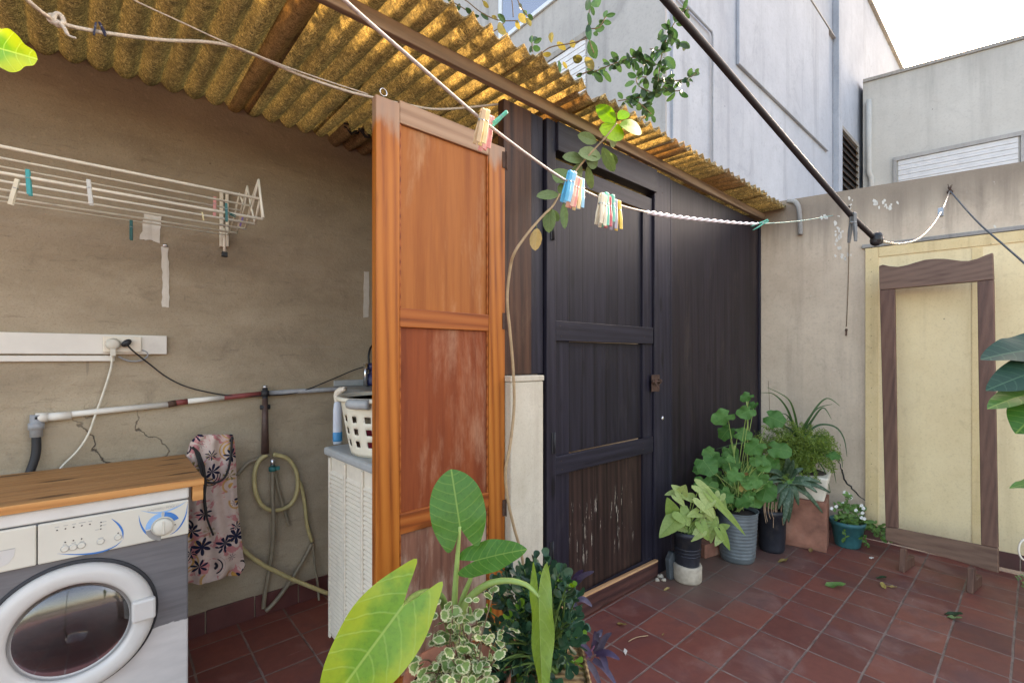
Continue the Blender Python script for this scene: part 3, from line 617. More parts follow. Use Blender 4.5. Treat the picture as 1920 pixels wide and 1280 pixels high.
so_=b.build('roller_shutter',M['shutter'],t,bevel=.004)
b=MB(); b.box(XB-.075,XB-.031,sy0-.04,sy1,5.845,5.93); b.build('shutter_box',M['cap'],t,bevel=.005)
b=MB(); b.box(XB-.05,XB-.0312,sy0,sy1,4.3,4.745); b.build('window_recess',M['black'],t)
# courtyard face details: slabs and joints
pX=lambda u,v=300:onY(u,v,YB).x
def facade(u0,u1,vt,th,name,mat):
    x0,x1=pX(u0),pX(u1); z1=onY(u0,vt,YB).z; b=MB(); b.box(x0,x1,YB-th,YB-.001,-.3,min(z1,10.88)); b.build(name,mat,t,bevel=.01)
x0,x1=pX(1380),pX(1549); b=MB(); b.box(x0,x1,YB-.05,YB-.001,onY(1380,122,YB).z,8.34); b.build('upper_wall_slab',M['bld'],t,bevel=.01)
x0,x1=pX(1378),pX(1568); b=MB(); b.box(x1-.28,x1,YB-.12,YB-.001,-.3,10.88); b.build('pilaster',M['bld'],t,bevel=.01)
b=MB(); b.box(XB+.1,XB+.16,YB-.03,YB-.001,-.3,10.8); b.build('downpipe',M['bld'],t)
zr=onY(1420,30,YB).z; b=MB(); b.box(x0,x1-.3,YB-.065,YB-.001,8.345,8.375); b.build('string_course',M['bldd'],t)
xd=pX(1332); b=MB(); zt_=onY(1332,70,YB).z; b.tube([(xd,YB-.035,-.2),(xd,YB-.035,zt_),(xd-.05,YB-.035,zt_+.04),(pX(1262),YB-.035,zt_+.06)],.018,8); b.build('waste_pipe',M['bld'],t)
wx0,wx1=pX(1573),pX(1604); wz1=onY(1573,242,YB).z
wf=MB(); wf.box(wx0-.08,wx0,YB-.06,YB-.001,1.5,wz1+.08); wf.box(wx1,wx1+.08,YB-.06,YB-.001,1.5,wz1+.08); wf.box(wx0,wx1,YB-.06,YB-.001,wz1,wz1+.08)
wo_=wf.build('louvre_window',M['cap'],t); b=MB(); b.box(wx0,wx1,YB-.015,YB-.002,1.5,wz1); b.build('dark_opening',M['black'],wo_)
b=MB(); z=1.6
while z<wz1-.1: b.obox(((wx0+wx1)/2,YB-.035,z),((wx1-wx0)/2,0,0),(0,.03,.035),(0,-.004,.0035)); z+=.16
b.build('louvre',M['rust'],wo_)
t2=thing('rear_tower','bluish upper storeys standing beyond the cream building roof','building',(18,4,-.3))
b=MB(); b.box(15.0,21,3.02,9,-.3,10.92); b.build('wall',M['bld'],t2); b=MB(); b.box(14.98,21.1,2.95,9,10.921,11.0); b.build('parapet',M['cap'],t2)
# cream building across the end
RE=V((-.17,.985,0)).normalized(); RP=onY(1618,155,2.9); RP.z=0; RN=V((-RE.y,RE.x,0))
def rq(q,z,off=0): return RP-RE*q+V((0,0,z))+RN*off
t3=thing('cream_building','low cream rendered building with roller shutter behind the courtyard wall','building',rq(2,-.3))
pa=onP(1640,150,RP,RN); pb=onP(1920,70,RP,RN); zt3=(pa.z+pb.z)/2
b=MB(); za,zb2=pa.z,pb.z
P=[rq(-.0,-.3),rq(4.4,-.3),rq(4.4,zb2-.1),rq(-.0,za)]; b.prism([p-RN*2 for p in P],RN*2); b.build('wall',M['bldr'],t3)
b=MB(); b.prism([p-RN*2.02 for p in (rq(0,za+.003),rq(4.4,zb2-.097),rq(4.4,zb2-.02),rq(0,za+.08))],RN*2.06); b.build('parapet',M['cap'],t3)
s0=onP(1681,304,RP,RN); s1=onP(1913,255,RP,RN); qa=-(s0-RP).dot(RE); qb=-(s1-RP).dot(RE); zs=(s0.z+s1.z)/2
b=MB()
for i in range(34): 
    z=zs-.06*(i+1); b.obox(rq((qa+qb)/2,z+.029,.012+.01*(i%2)),RE*((qb-qa)/2-.03),RN*.011,(0,0,.0285))
b.build('roller_shutter',M['shutter'],t3,bevel=.006)
b=MB(); b.obox(rq((qa+qb)/2,zs+.05,.03),RE*((qb-qa)/2+.06),RN*.028,(0,0,.045)); b.obox(rq(qa-.03,zs-1.1,.03),RE*.03,RN*.028,(0,0,1.1)); b.obox(rq(qb+.03,zs-1.1,.03),RE*.03,RN*.028,(0,0,1.1)); b.build('shutter_frame',M['bldd'],t3)
dp=onP(1612,200,RP,RN); qd=.12; b=MB(); b.tube([rq(qd,-.2,.07),rq(qd,5.4,.07),rq(qd+.05,5.5,.07),rq(qd+.05,5.75,.07),rq(qd,5.9,.07),rq(qd,za-.5,.07)],.06,10); b.build('downpipe',M['bldr'],t3)
# ================================================================ orange door
YD=1.51; TH=.034
def zY(u,v,y=YD): return onY(u,v,y).z
def xY(u,y=YD): return onY(u,600,y).x
xa,xb=xY(705),xY(947); zt_=zY(705,176); xi0,xi1=xY(750),xY(917)
od=thing('orange_door','tall orange varnished pine panel door with worn scratched panels','door',((xa+xb)/2,YD+TH/2,.02))
b=MB(); b.box(xa,xi0-.0005,YD,YD+TH,.02,zt_); st=b.build('stile',M['ostile'],od,bevel=.003)
b=MB(); b.box(xi1+.0005,xb,YD,YD+TH,.02,zt_-.012); b.build('stile',M['ostile'],od,bevel=.003)
zr=[(zY(750,230),zY(750,187)),(zY(750,613),zY(750,577)),(zY(750,1003),zY(750,964)),(.02,.16)]
for i,(z0,z1) in enumerate(zr):
    b=MB(); b.box(xi0,xi1,YD+.001,YD+TH-.001,z0,z1); b.build('rail',M['orailtop' if i==0 else 'orail'],od,bevel=.003)
for i,(z0,z1) in enumerate([(zr[1][1],zr[0][0]),(zr[2][1],zr[1][0]),(zr[3][1],zr[2][0])]):
    b=MB(); b.box(xi0+.0005,xi1-.0005,YD+.012,YD+TH-.008,z0+.0005,z1-.0005); b.build('panel',M['opanel' if i==0 else 'opanel2' if i==1 else 'opanel3'],od)
    b=MB()                                     # slim moulding round each panel
    for (p,q) in (((xi0+.001,z0+.001),(xi0+.007,z1-.001)),((xi1-.007,z0+.001),(xi1-.001,z1-.001))): b.box(p[0],q[0],YD+.004,YD+.0115,p[1],q[1])
    b.build('moulding',M['orail'],od,bevel=.002)
for u,v in ((946,602),(942,952),(944,300)):
    x,z=xb-.004,zY(u,v); h=MB(); h.box(x-.012,x+.008,YD-.003,YD-.0005,z-.035,z+.035); h.tube([(x+.01,YD-.004,z-.038),(x+.01,YD-.004,z+.038)],.005,10)
    h.build('hinge',M['rust'],od,bevel=.001)
x=xY(723); b=MB(); b.tube([(x,YD+.017,zt_-.004),(x,YD+.017,zt_+.014)],.0022,8); b.tube([V((x,YD+.017,zt_+.026))+V((math.cos(q*PI/8)*.013,0,math.sin(q*PI/8)*.013)) for q in range(16)],.0022,8,closed=True); b.build('eye_hook',M['chrome'],od)
# boards, post and pillar beside it
YB0=1.525
x1,x2,x3=xY(951,YB0),xY(997,YB0),xY(1021,YB0); zp=zY(985,704,1.49)
t=thing('timber_post','dark brown board post between the orange door and black door, on the cream pillar','post',((x1+x3)/2,YB0,zp))
for i,(a,c,m,dy) in enumerate(((x1-.02,x2-.001,'brownb',0),(x2+.001,x3-.004,'dark',.006))):
    b=MB(); b.box(a,c,YB0+dy,YB0+.04+dy,zp+.004,2.438); b.build('board',M[m],t,bevel=.003)
YP=1.475; xp0,xp1=xY(958,YP),xY(1019,YP); zp=zY(990,704,YP)
t=thing('pillar','short chipped cream painted masonry pillar beside the orange door','pillar',((xp0+xp1)/2,1.54,0))
b=MB(); b.box(xp0,xp1,YP,1.62,0,zp-.026); b.build('shaft',M['pillar'],t,bevel=.006)
b=MB(); b.box(xp0-.003,xp1+.003,YP-.004,1.62,zp-.0255,zp); b.build('cap',M['pillar'],t,bevel=.005)
# ================================================================ black shed door and its frame
YS=1.53
xj0,xj1,xr0,xr1,xe=xY(1021,YS),xY(1038,YS),xY(1222,YS),xY(1254,YS),xY(1424,YS)
zl=zY(1250,371,YS-.02)
t=thing('door_frame','black timber frame and lintel round the shed door','frame',((xj0+xr1)/2,YS,0))
b=MB(); b.box(xj0,xj1,YS-.015,YS+.05,0,2.438); b.build('jamb',M['dark'],t,bevel=.003)
b=MB(); b.box(xr0+.012,xr1,YS-.012,YS+.05,0,2.438); jb=b.build('jamb',M['dark'],t,bevel=.003)
b=MB(); b.box(xj1+.001,xr0+.011,YS-.03,YS+.04,zl,2.436); b.build('lintel',M['darkx'],t,bevel=.003)
zdt=zY(1042,299,YS); 
dd=thing('shed_door','black stained plank door of the shed with peeling lower panel and latch','door',((xj1+xr0)/2,YS,.02))
xs0,xs1=xY(1068,YS),xY(1206,YS); xd0,xd1=xj1+.004,xr0+.008
zz=[(zY(1041,639,YS),zY(1041,601,YS)),(zY(1041,890,YS),zY(1041,855,YS)),(zdt-.085,zdt),(.03,.12)]
b=MB(); b.box(xd0,xs0,YS+.004,YS+.036,.03,zdt); b.build('stile',M['dark'],dd,bevel=.002)
b=MB(); b.box(xs1,xd1,YS+.002,YS+.036,.03,zdt); b.build('stile',M['dark'],dd,bevel=.002)
for i,(z0,z1) in enumerate(zz):
    b=MB(); b.box(xd0-.002,xd1-.01,YS-.012 if i<2 else YS-.001,YS+.0035 if i<2 else YS+.0015,z0,z1); b.build('rail',M['darkx'],dd,bevel=.003)
for i,(z0,z1) in enumerate([(zz[0][1],zz[2][0]),(zz[1][1],zz[0][0]),(.03,zz[1][0])]):
    b=MB(); b.box(xs0+.001,xs1-.001,YS+.014,YS+.03,z0+.002,z1-.002); b.build('panel',M['darkpl' if i==2 else 'darkp'],dd)
k=MB(); za,zb_=onY(1085,1128,YS-.03).z,onY(1220,1060,YS-.03).z
xk0,xk1=xd0+.005,xY(1231,YS-.02)
k.prism([(xk0,YS-.03,.012),(xk1,YS-.03,.012),(xk1,YS-.03,zb_),(xk0,YS-.03,za+.01)],(0,.0285,0)); k.build('kickboard',M['kick'],dd,bevel=.002)
k=MB(); k.obox(((xk0+xk1)/2,YS-.02,(za+.01+zb_)/2+.006),((xk1-xk0)/2,0,(zb_-za-.01)/2),(0,.011,0),(0,0,.005)); k.build('batten',M['batten'],dd,bevel=.001)
for u,v in ((1036,430),(1038,830),(1035,1035)):
    p=onY(u,v,YS-.018); h=MB(); h.box(p.x-.012,p.x+.012,YS-.0185,YS-.0155,p.z-.05,p.z+.05); h.tube([(p.x+.004,YS-.02,p.z-.05),(p.x+.004,YS-.02,p.z+.05)],.006,8); h.build('hinge',M['blackr'],dd)
p=onY(1231,718,YS-.02); h=MB(); h.box(p.x-.045,p.x+.04,YS-.0165,YS-.0125,p.z-.05,p.z+.05); h.tube([(p.x-.05,YS-.024,p.z+.01),(p.x+.05,YS-.024,p.z+.01)],.007,8)
for i in(-.03,.03): h.box(p.x+i-.006,p.x+i+.006,YS-.032,YS-.017,p.z-.003,p.z+.023)
h.tube([(p.x-.02,YS-.024,p.z+.008),(p.x-.02,YS-.045,p.z-.03)],.005,8); lt=h.build('latch',M['rust'],dd,bevel=.001)
p=onY(1243,784,YS-.015); b=MB(); b.lathe((p.x,YS-.012,p.z),[(.014,0),(.013,.004),(.006,.007),(0,.007)],14,(0,-1,0)); b.build('keyhole_cap',M['chrome'],jb)
t=thing('plank_wall','dark brown black vertical plank wall of the shed behind the potted plants','wall',((xr1+xe)/2,YS,0))
b=MB(); b.box(xr1+.001,xe,YS,YS+.03,0,2.438); b.build('planking',M['darkw'],t)
b=MB(); b.box(xr1+.001,xr1+.022,YS-.012,YS-.0005,.02,2.43); b.box(xe-.03,xe-.002,YS-.014,YS-.0005,.0,2.436); b.build('cover_strip',M['dark'],t,bevel=.002)
def nails(pts,y,par,r=.0035):
    for u,v in pts:
        p=onY(u,v,y); b=MB(); b.lathe((p.x,y+.0005,p.z),[(r,0),(r*.9,.0012),(0,.0016)],8,(0,-1,0)); b.build('nail_head',M['rust'],par)
nails([(1032,240),(1036,262),(1238,350),(1242,362)],YS-.03,bpy.data.objects['door_frame'])
nails([(1050,611),(1052,630),(1210,618),(1208,632),(1052,864),(1054,880),(1206,830),(1206,842)],YS-.012,dd,.003)
nails([(1110,1140),(1160,1112),(1215,1085)],YS-.03,dd,.003)
# ================================================================ standing frame
ft=[onZ(1690,1072),onZ(1822,1108)]; fd=V((-.139,-.99,0)).normalized(); fn=V((fd.y,-fd.x,0)); 
if fn.x>0: fn=-fn
base=(ft[0]+ft[1])/2-fn*.10; fnt=(fn+V((0,0,.11))).normalized(); upv=fnt.cross(fd); upv=upv if upv.z>0 else -upv
def fp(u,v): 
    p=onP(u,v,base,fnt)-base; return p.dot(fd),p.dot(upv)
def fq(a,c,o=0): return base+fd*a+upv*c+fnt*o
fr=thing('wooden_frame','empty dark wooden mirror frame with wavy top leaning before the yellow panel','frame',base)
TL,TR,BR,BL=fp(1648,500),fp(1862,475),fp(1872,1073),fp(1660,1012); iTL,iTR,iBR,iBL=fp(1677,541),fp(1832,527),fp(1839,1020),fp(1683,990)
FT=.026
def fx(px,o=0): 
    a,c=fp(*px); return fq(a,c,o)
def lerp2(p,q,t): return (p[0]+(q[0]-p[0])*t,p[1]+(q[1]-p[1])*t)
tlB,trB=(1650,541+4),(1863,527-3)
b=MB(); b.prism([fx((1660,987)),fx((1683,990)),fx((1677,541.5)),fx((1649,544))],-fnt*FT); b.build('stile',M['frame'],fr,bevel=.004)
b=MB(); b.prism([fx((1839,1021)),fx((1871,1027)),fx((1863,524)),fx((1832,527.5))],-fnt*FT); b.build('stile',M['frame'],fr,bevel=.004)
b=MB(); b.prism([fx((1660,1012),.001),fx((1872,1074),.001),fx((1871,1027.5),.001),fx((1839,1021.5),.001),fx((1683,990.5),.001),fx((1660,987.5),.001)],-fnt*(FT+.001)); b.build('bottom_rail',M['framex'],fr,bevel=.004)
tp0=[(1648,499),(1655,496),(1668,499),(1684,500),(1700,497),(1716,492),(1734,487),(1752,485),(1770,485),(1786,487),(1802,489),(1816,489),(1832,485),(1846,479),(1857,475),(1861,474)]
b=MB(); b.prism([fx((1649,543.5),.001),fx((1677,541),.001),fx((1832,527),.001),fx((1863,523.5),.001)]+[fx(q,.001) for q in tp0[::-1]],-fnt*(FT+.001)); b.build('top_rail',M['framex'],fr,bevel=.003)
for f in ft:
    a=(f-base).dot(fd); c=V((base.x,base.y,0))+fd*a; z1=.135; b=MB()
    P=[c+fn*.12,c-fn*.06,c-fn*.06+V((0,0,.06)),c+fn*.06+V((0,0,.06)),c+fn*.066+V((0,0,z1)),c+fn*.10+V((0,0,z1))]
    b.prism([p+fd*-.014+V((0,0,.001)) for p in P],fd*.028); b.build('foot',M['frame'],fr,bevel=.003)
# ================================================================ washing machine
XM1=.2215; XM0=XM1-.6; YM=2.024; ZM=.85
wm=thing('washing_machine','white front loading washing machine with grey film on its front','washing machine',((XM0+XM1)/2,2.3,0))
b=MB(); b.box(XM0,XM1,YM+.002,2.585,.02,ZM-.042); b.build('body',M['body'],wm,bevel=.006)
b=MB(); b.box(XM0-.002,XM1+.002,YM-.004,2.59,ZM-.041,ZM); b.build('top_plate',M['white'],wm,bevel=.006)
zp0=.684; xsp=onY(70,1000,YM).x
b=MB(); b.box(xsp+.0015,XM1,YM-.012,YM+.001,zp0,ZM-.044); pn=b.build('control_panel',M['panel'],wm,bevel=.004)
dw=MB(); dw.box(XM0,xsp-.0015,YM-.012,YM+.001,zp0,ZM-.044); dr=dw.build('detergent_drawer',M['panel'],wm,bevel=.004)
p=onY(8,1045,YM-.012); b=MB(); b.prism([V((p.x-.12,YM-.0128,p.z+.022)),V((p.x+.022,YM-.0128,p.z+.022)),V((p.x+.02,YM-.0128,p.z)),V((p.x+.008,YM-.0128,p.z-.02)),V((p.x-.03,YM-.0128,p.z-.033)),V((p.x-.12,YM-.0128,p.z-.034))],(0,.0006,0)); b.build('finger_recess',M['ringw'],dr)
b=MB(); b.box(p.x-.12,p.x+.022,YM-.014,YM-.0128,p.z+.0215,p.z+.0235); b.build('recess_lip',M['greyl'],dr)
YF=YM-.0122
def fpn(u,v): return onY(u,v,YF)
def curve_mark(px,wd,mat,name='printed_arc'):
    P=cr([fpn(*q) for q in px],8); m=MB(); n=len(P); vs=[]
    for i,q in enumerate(P):
        tt=(P[min(i+1,n-1)]-P[max(i-1,0)]).normalized(); nn=V((-tt.z,0,tt.x)); k=wd*math.sin(PI*min(max(i/(n-1),.04),.96))
        vs += [V((q.x,YF-.0004,q.z))+nn*k, V((q.x,YF-.0004,q.z))-nn*k]
    m.add(vs+[v_+V((0,.0006,0)) for v_ in vs],[(2*i,2*i+1,2*i+3,2*i+2) for i in range(n-1)]+[(2*n+2*i,2*n+2*i+2,2*n+2*i+3,2*n+2*i+1) for i in range(n-1)]); return m.build(name,mat,pn)
c8=lambda x,y:(x*370/1920,900+y*180/934)
curve_mark([c8(1085,372),c8(1150,425),c8(1190,490),c8(1198,570)],.0028,M['dkblue'])
curve_mark([c8(560,712),c8(750,720),c8(960,700),c8(1110,645),c8(1190,580)],.0024,M['dkblue'])
curve_mark([c8(1350,340),c8(1370,430),c8(1420,510),c8(1500,555),c8(1560,556)],.0028,M['dkblue'])
curve_mark([c8(1825,225),c8(1810,330),c8(1770,420),c8(1715,490),c8(1650,530)],.0024,M['dkblue'])
curve_mark([c8(1370,295),c8(1500,315),c8(1620,300),c8(1740,250),c8(1810,205)],.0026,M['ltblue'])
dc=fpn(*c8(1585,445))
def ringarc(a0,a1,r0,r1,mat,name):
    m=MB(); n=18; P=[]
    for i in range(n+1):
        a=math.radians(a0+(a1-a0)*i/n); P.append((math.cos(a),math.sin(a)))
    poly=[V((dc.x+c*r1,YF-.0006,dc.z+s*r1)) for c,s in P]+[V((dc.x+c*r0,YF-.0006,dc.z+s*r0)) for c,s in P[::-1]]
    vs=poly; k=len(vs); 
    m.add(vs,[(i,k-1-i,k-2-i,i+1) for i in range(n)]); m.add([q+V((0,.0005,0)) for q in vs],[(i,i+1,k-2-i,k-1-i) for i in range(n)]); return m.build(name,mat,pn)
ringarc(20,84,.033,.048,M['dkblue'],'dial_band'); ringarc(96,182,.033,.048,M['ltblue'],'dial_band'); ringarc(188,262,.033,.048,M['greyp'],'dial_band'); ringarc(86,93,.033,.05,M['greyl'],'dial_mark')
b=MB(); b.lathe((dc.x,YF,dc.z),[(.029,0),(.028,.014),(.024,.018),(0,.0185)],32,(0,-1,0)); kb=b.build('dial',M['panel'],pn)
b=MB(); b.box(dc.x-.0025,dc.x+.0025,YF-.022,YF-.0186,dc.z-.022,dc.z+.022); b.build('grip',M['panel'],kb,bevel=.001)
for q in((632,665),(713,650),(793,632)):
    p=fpn(*c8(*q)); b=MB(); b.lathe((p.x,YF,p.z),[(.009,0),(.0085,.0035),(.006,.0028),(0,.003)],18,(0,-1,0)); bt=b.build('button',M['panel'],pn)
    b=MB(); b.lathe((p.x,YF-.0002,p.z),[(.0105,0),(.0105,.0005),(.0086,.0006)],18,(0,-1,0)); b.build('rim',M['greyl'],bt)
for q in((980,593),(1148,552)):
    p=fpn(*c8(*q)); b=MB(); b.lathe((p.x,YF,p.z),[(.0085,0),(.008,.0035),(.006,.0028),(0,.003)],18,(0,-1,0)); bt=b.build('button',M['panel'],pn)
    b=MB(); b.lathe((p.x,YF-.0002,p.z),[(.01,0),(.01,.0005),(.0082,.0006)],18,(0,-1,0)); b.build('rim',M['greyl'],bt)
for q in((555,486),(637,470),(717,455),(796,440),(875,426),(983,408),(983,440),(980,472),(634,602),(714,585),(794,568),(1703,430),(1150,512)):
    p=fpn(*c8(*q)); b=MB(); b.lathe((p.x,YF,p.z),[(.0022,0),(.002,.0008),(0,.001)],10,(0,-1,0)); b.build('indicator',M['dkpip'],pn)
for q,wl in(((555,455),.010),((640,438),.010),((720,424),.009),((800,410),.016),((878,397),.009),((1015,400),.011),((1015,432),.010),((945,480),.009),((630,625),.009),((716,608),.01),((797,594),.011),((980,560),.014)):
    p=fpn(*c8(*q)); b=MB(); b.box(p.x-wl/2,p.x+wl/2,YF-.0005,YF+.0003,p.z-.0012,p.z+.0012); b.build('faint_caption',M['greyl'],pn)
def text(s,loc,size,mat,par,rot,name='lettering'):
    cu=bpy.data.curves.new(name,'FONT'); cu.body=s; cu.size=size; cu.extrude=.0003; cu.align_x='CENTER'; cu.materials.append(mat)
    o=bpy.data.objects.new(name,cu); COL.objects.link(o); dg=bpy.context.evaluated_depsgraph_get(); me=bpy.data.meshes.new_from_object(o.evaluated_get(dg)); bpy.data.objects.remove(o); o=bpy.data.objects.new(name,me); COL.objects.link(o); o.parent=par; o.location=V(loc)-worldloc(par); o.rotation_euler=rot; return o
p=fpn(*c8(1590,268)); text('CAPMISU POIX C',(p.x,YF-.0006,p.z-.004),.0115,M['greyl'],pn,(PI/2,0,math.radians(0)))
# door ring
xc=(XM0+XM1)/2; zc=.457
b=MB(); b.lathe((xc,YM,zc),[(.203,-.002),(.204,.014),(.200,.028),(.190,.036),(.176,.0385),(.158,.037),(.149,.032),(.145,.022),(.144,-.01)],72,(0,-1,0)); rg=b.build('door_ring',M['ringw'],wm)
b=MB(); b.lathe((xc,YM,zc),[(.214,.0),(.213,.0035),(.204,.0036)],72,(0,-1,0)); b.build('door_seat',M['blackr'],wm)
b=MB(); b.lathe((xc,YM,zc),[(0,.044),(.03,.0435),(.06,.041),(.09,.036),(.118,.029),(.134,.0235),(.1445,.018)][::-1],48,(0,-1,0)); b.f=[f[::-1] for f in b.f]; b.build('door_glass',M['doorglass'],rg)
b=MB(); b.lathe((xc,YM,zc),[(.142,-.012),(.16,-.09),(.15,-.16),(.145,-.25),(.0,-.25)],48,(0,-1,0)); b.build('drum',M['drum'],wm)
b=MB(); b.lathe((xc,YM,zc),[(.146,.0),(.138,-.02),(.142,-.07),(.15,-.09)],48,(0,-1,0)); b.build('door_gasket',simple('grey_gasket',(.06,.06,.065),.5),wm)
b=MB(); b.obox((xc+.172,YM-.043,zc+.014),(.032,0,0),(0,.012,0),(0,0,.036)); b.build('door_handle',M['ringw'],rg,bevel=.008)
b=MB(); b.box(XM0+.005,XM1-.005,YM+.004,YM+.02,.0,.02); b.build('plinth',M['blackr'],wm)
# pine top
zt_=onY(335,850,2.56); XT1=XM1+.045
tp=thing('pine_top','oiled pine board top lying across the washing machine','worktop',(0,2.3,ZM))
b=MB(); yy=2.02; wds=(.085,.1,.09,.1,.09,.075)
for wq_ in wds: b.box(-1.4,XT1,yy+.0006,yy+wq_-.0006,ZM+.003,ZM+.026); yy+=wq_
b.build('board',M['top'],tp,bevel=.0015)
b=MB(); b.box(-1.4,XT1+.001,2.0045,2.019,ZM+.0025,ZM+.0275); b.build('front_edge',M['topedge'],tp,bevel=.002)
b=MB(); b.box(XM1+.012,XT1,2.02,2.06,ZM-.055,ZM+.0025); b.build('corner_block',M['topedge'],tp,bevel=.002)
# ================================================================ laundry wall fittings
YW=2.62
x1=onY(313,650,YW-.02).x
bd=thing('mounting_board','long white painted wall board carrying a double socket above the washing machine','board',(x1-.3,YW,1.33))
zb0,zb1=onY(313,664,YW-.02).z,onY(313,632,YW-.02).z
b=MB(); b.box(-1.8,x1,YW-.022,YW-.001,zb0,zb1+.006); b.build('plank',M['paintw'],bd,bevel=.003)
xq=onY(215,672,YW-.02).x; b=MB(); b.box(-1.8,xq,YW-.018,YW-.001,zb0-.03,zb0-.006); b.build('cable_duct',M['paintw'],bd,bevel=.003)
p0,p1=onY(193,634,YW-.026),onY(265,660,YW-.026)
b=MB(); b.box(p0.x,p1.x,YW-.036,YW-.0225,zb0+.008,zb1-.002); so2=b.build('socket_plate',M['wplastic'],bd,bevel=.003)
c1=onY(212,645,YW-.04); c2=onY(236,643,YW-.04)
def wp(px,y): return [onY(u,v,y if not isinstance(y,list) else y[i]) for i,(u,v) in enumerate(px)]
pl=thing('white_plug','white plug with a pale cable hanging down behind the washing machine','plug',c1)
b=MB(); b.lathe((c1.x,YW-.0365,c1.z),[(.026,0),(.025,.012),(.02,.026),(.012,.03),(0,.03)],20,(0,-1,0)); b.obox((c1.x,YW-.05,c1.z-.028),(.009,0,0),(0,.01,0),(0,0,.022)); b.build('plug_body',M['panel'],pl,bevel=.002)
b=MB(); b.tube(cr(wp([(211,664),(208,690),(196,730),(180,775),(165,815),(145,845),(118,872),(105,890)],YW-.025),8),.0042,8); b.build('cable',M['cable'],pl)
pl=thing('black_plug','black plug in the double socket with a thin black cable','plug',c2)
b=MB(); b.lathe((c2.x+.002,YW-.0365,c2.z),[(.02,0),(.02,.02),(.014,.03),(0,.03)],18,(0,-1,0),sq=.65); b.build('plug_body',M['black'],pl)
b=MB(); b.tube(cr(wp([(238,646),(252,660),(280,682),(310,705),(345,723),(390,735),(440,742),(505,741),(560,735),(620,712),(665,693),(690,686)],[YW-.07,YW-.05]+[YW-.03]*10),8),.0032,8); b.build('cable',M['black'],pl)
b=MB(); b.tube(cr(wp([(262,655),(275,660),(276,668),(262,676),(240,676),(222,668)],YW-.02),8),.0035,8); b.build('looped_wire',M['pgrey'],label='short grey wire loop bending below the socket board',cat='wire')
# pipe
pp=thing('water_pipe','scuffed white water pipe running level along the plaster wall with a grey elbow','pipe',onY(300,765,YW))
Yp=YW-.022
def zpi(x): return 1.088+.028*(x+.08)
xe0=onY(68,783,Yp).x; px_=[xe0,onY(315,760,Yp).x,onY(330,755,Yp).x,onY(352,750,Yp).x,onY(420,745,Yp).x,onY(500,738,Yp).x,1.35]
zpp=[onY(68,783,Yp).z,onY(315,758,Yp).z,onY(330,755,Yp).z,onY(355,752,Yp).z,onY(420,745,Yp).z,onY(500,737,Yp).z,onY(640,727,Yp).z]
for i,(m,nm) in enumerate((('paintw','pipe_run'),('rust','corroded_joint'),('redtape','painted_section'),('paintw','pipe_run'),('redtape','painted_section'),('pgrey','pipe_run'))):
    b=MB(); b.tube([(px_[i],Yp,zpp[i]),(px_[i+1],Yp,zpp[i+1])],.0125 if nm!='corroded_joint' else .014,12); b.build(nm,M[m],pp)
b=MB(); b.tube([(xe0+.03,Yp,zpp[0]),(xe0+.1,Yp,zpp[0]+.002)],.0165,12); b.tube([(xe0-.002,Yp,zpp[0]),(xe0+.032,Yp,zpp[0])],.019,12); b.build('coupling',M['paintw'],pp)
b=MB(); b.tube([(xe0,Yp,zpp[0]+.012),(xe0,Yp,zpp[0]-.075)],.019,12); b.tube([(xe0,Yp,zpp[0]-.02),(xe0,Yp,zpp[0]-.045)],.024,12); b.build('elbow',M['pgrey'],pp)
b=MB(); b.tube(cr([(xe0,Yp,zpp[0]-.07),(xe0-.002,Yp-.005,zpp[0]-.15),(xe0-.03,Yp-.02,zpp[0]-.26),(xe0-.05,Yp-.03,zpp[0]-.36)],8),.014,10); b.build('drain_hose',M['blackr'],pp)
# standpipe + hose
sp=thing('standpipe','short dark brown standpipe with a black valve dropping from the wall pipe','pipe',onY(497,850,YW))
p=onY(497,735,YW-.045); q=onY(497,850,YW-.045)
b=MB(); b.tube([(p.x,p.y,p.z-.03),(q.x,q.y,q.z)],[.013,.018],12); b.build('riser',M['brownp'],sp)
b=MB(); b.tube([(p.x,p.y,p.z+.02),(p.x,p.y,p.z-.13)],.013,10); b.tube([(p.x-.022,p.y,p.z-.075),(p.x+.022,p.y,p.z-.075)],.012,10); b.tube([(p.x,p.y,p.z+.008),(p.x,p.y,p.z-.02)],.018,10); b.build('valve',M['blackr'],sp)
b=MB(); b.tube([(p.x,p.y,p.z+.02),(p.x,p.y,p.z+.034)],.012,10); b.build('pipe_cap',M['chrome'],sp)
hs=thing('garden_hose','yellowed garden hose looped once over the tap below the standpipe','hose',onY(515,950,YW))
def hose(px,y,r,m,nm='hose_run',closed=False): b=MB(); b.tube(cr(wp(px,y),8,closed),r,10,closed=closed); return b.build(nm,M[m],hs)
hose([(512,851),(540,860),(556,885),(557,920),(545,945),(520,956),(495,950),(480,925),(477,890),(485,865),(500,852)],YW-.05,.0105,'hose')
hose([(511,880),(511,930),(513,985),(508,1050),(497,1110),(494,1140)],[YW-.04,YW-.05,YW-.06,YW-.05,YW-.045,YW-.045],.0105,'hoseg')
hose([(515,880),(524,925),(536,965),(542,985)],YW-.03,.008,'hoseg')
hose([(557,895),(566,915),(572,950),(576,985),(585,1015)],YW-.04,.009,'hose')
hose([(560,905),(570,930),(574,970),(585,1018)],YW-.028,.009,'hoseg')
hose([(585,1018),(565,1055),(540,1095),(515,1128),(498,1145)],[YW-.04,YW-.045,YW-.05,YW-.05,YW-.05],.0105,'hoseg')
hose([(445,1020),(480,1050),(520,1072),(560,1090),(615,1112)],[YW-.05,YW-.06,YW-.07,YW-.09,YW-.12],.0105,'hose')
hose([(445,890),(465,868),(490,857),(505,852)],YW-.03,.0095,'hoseg')
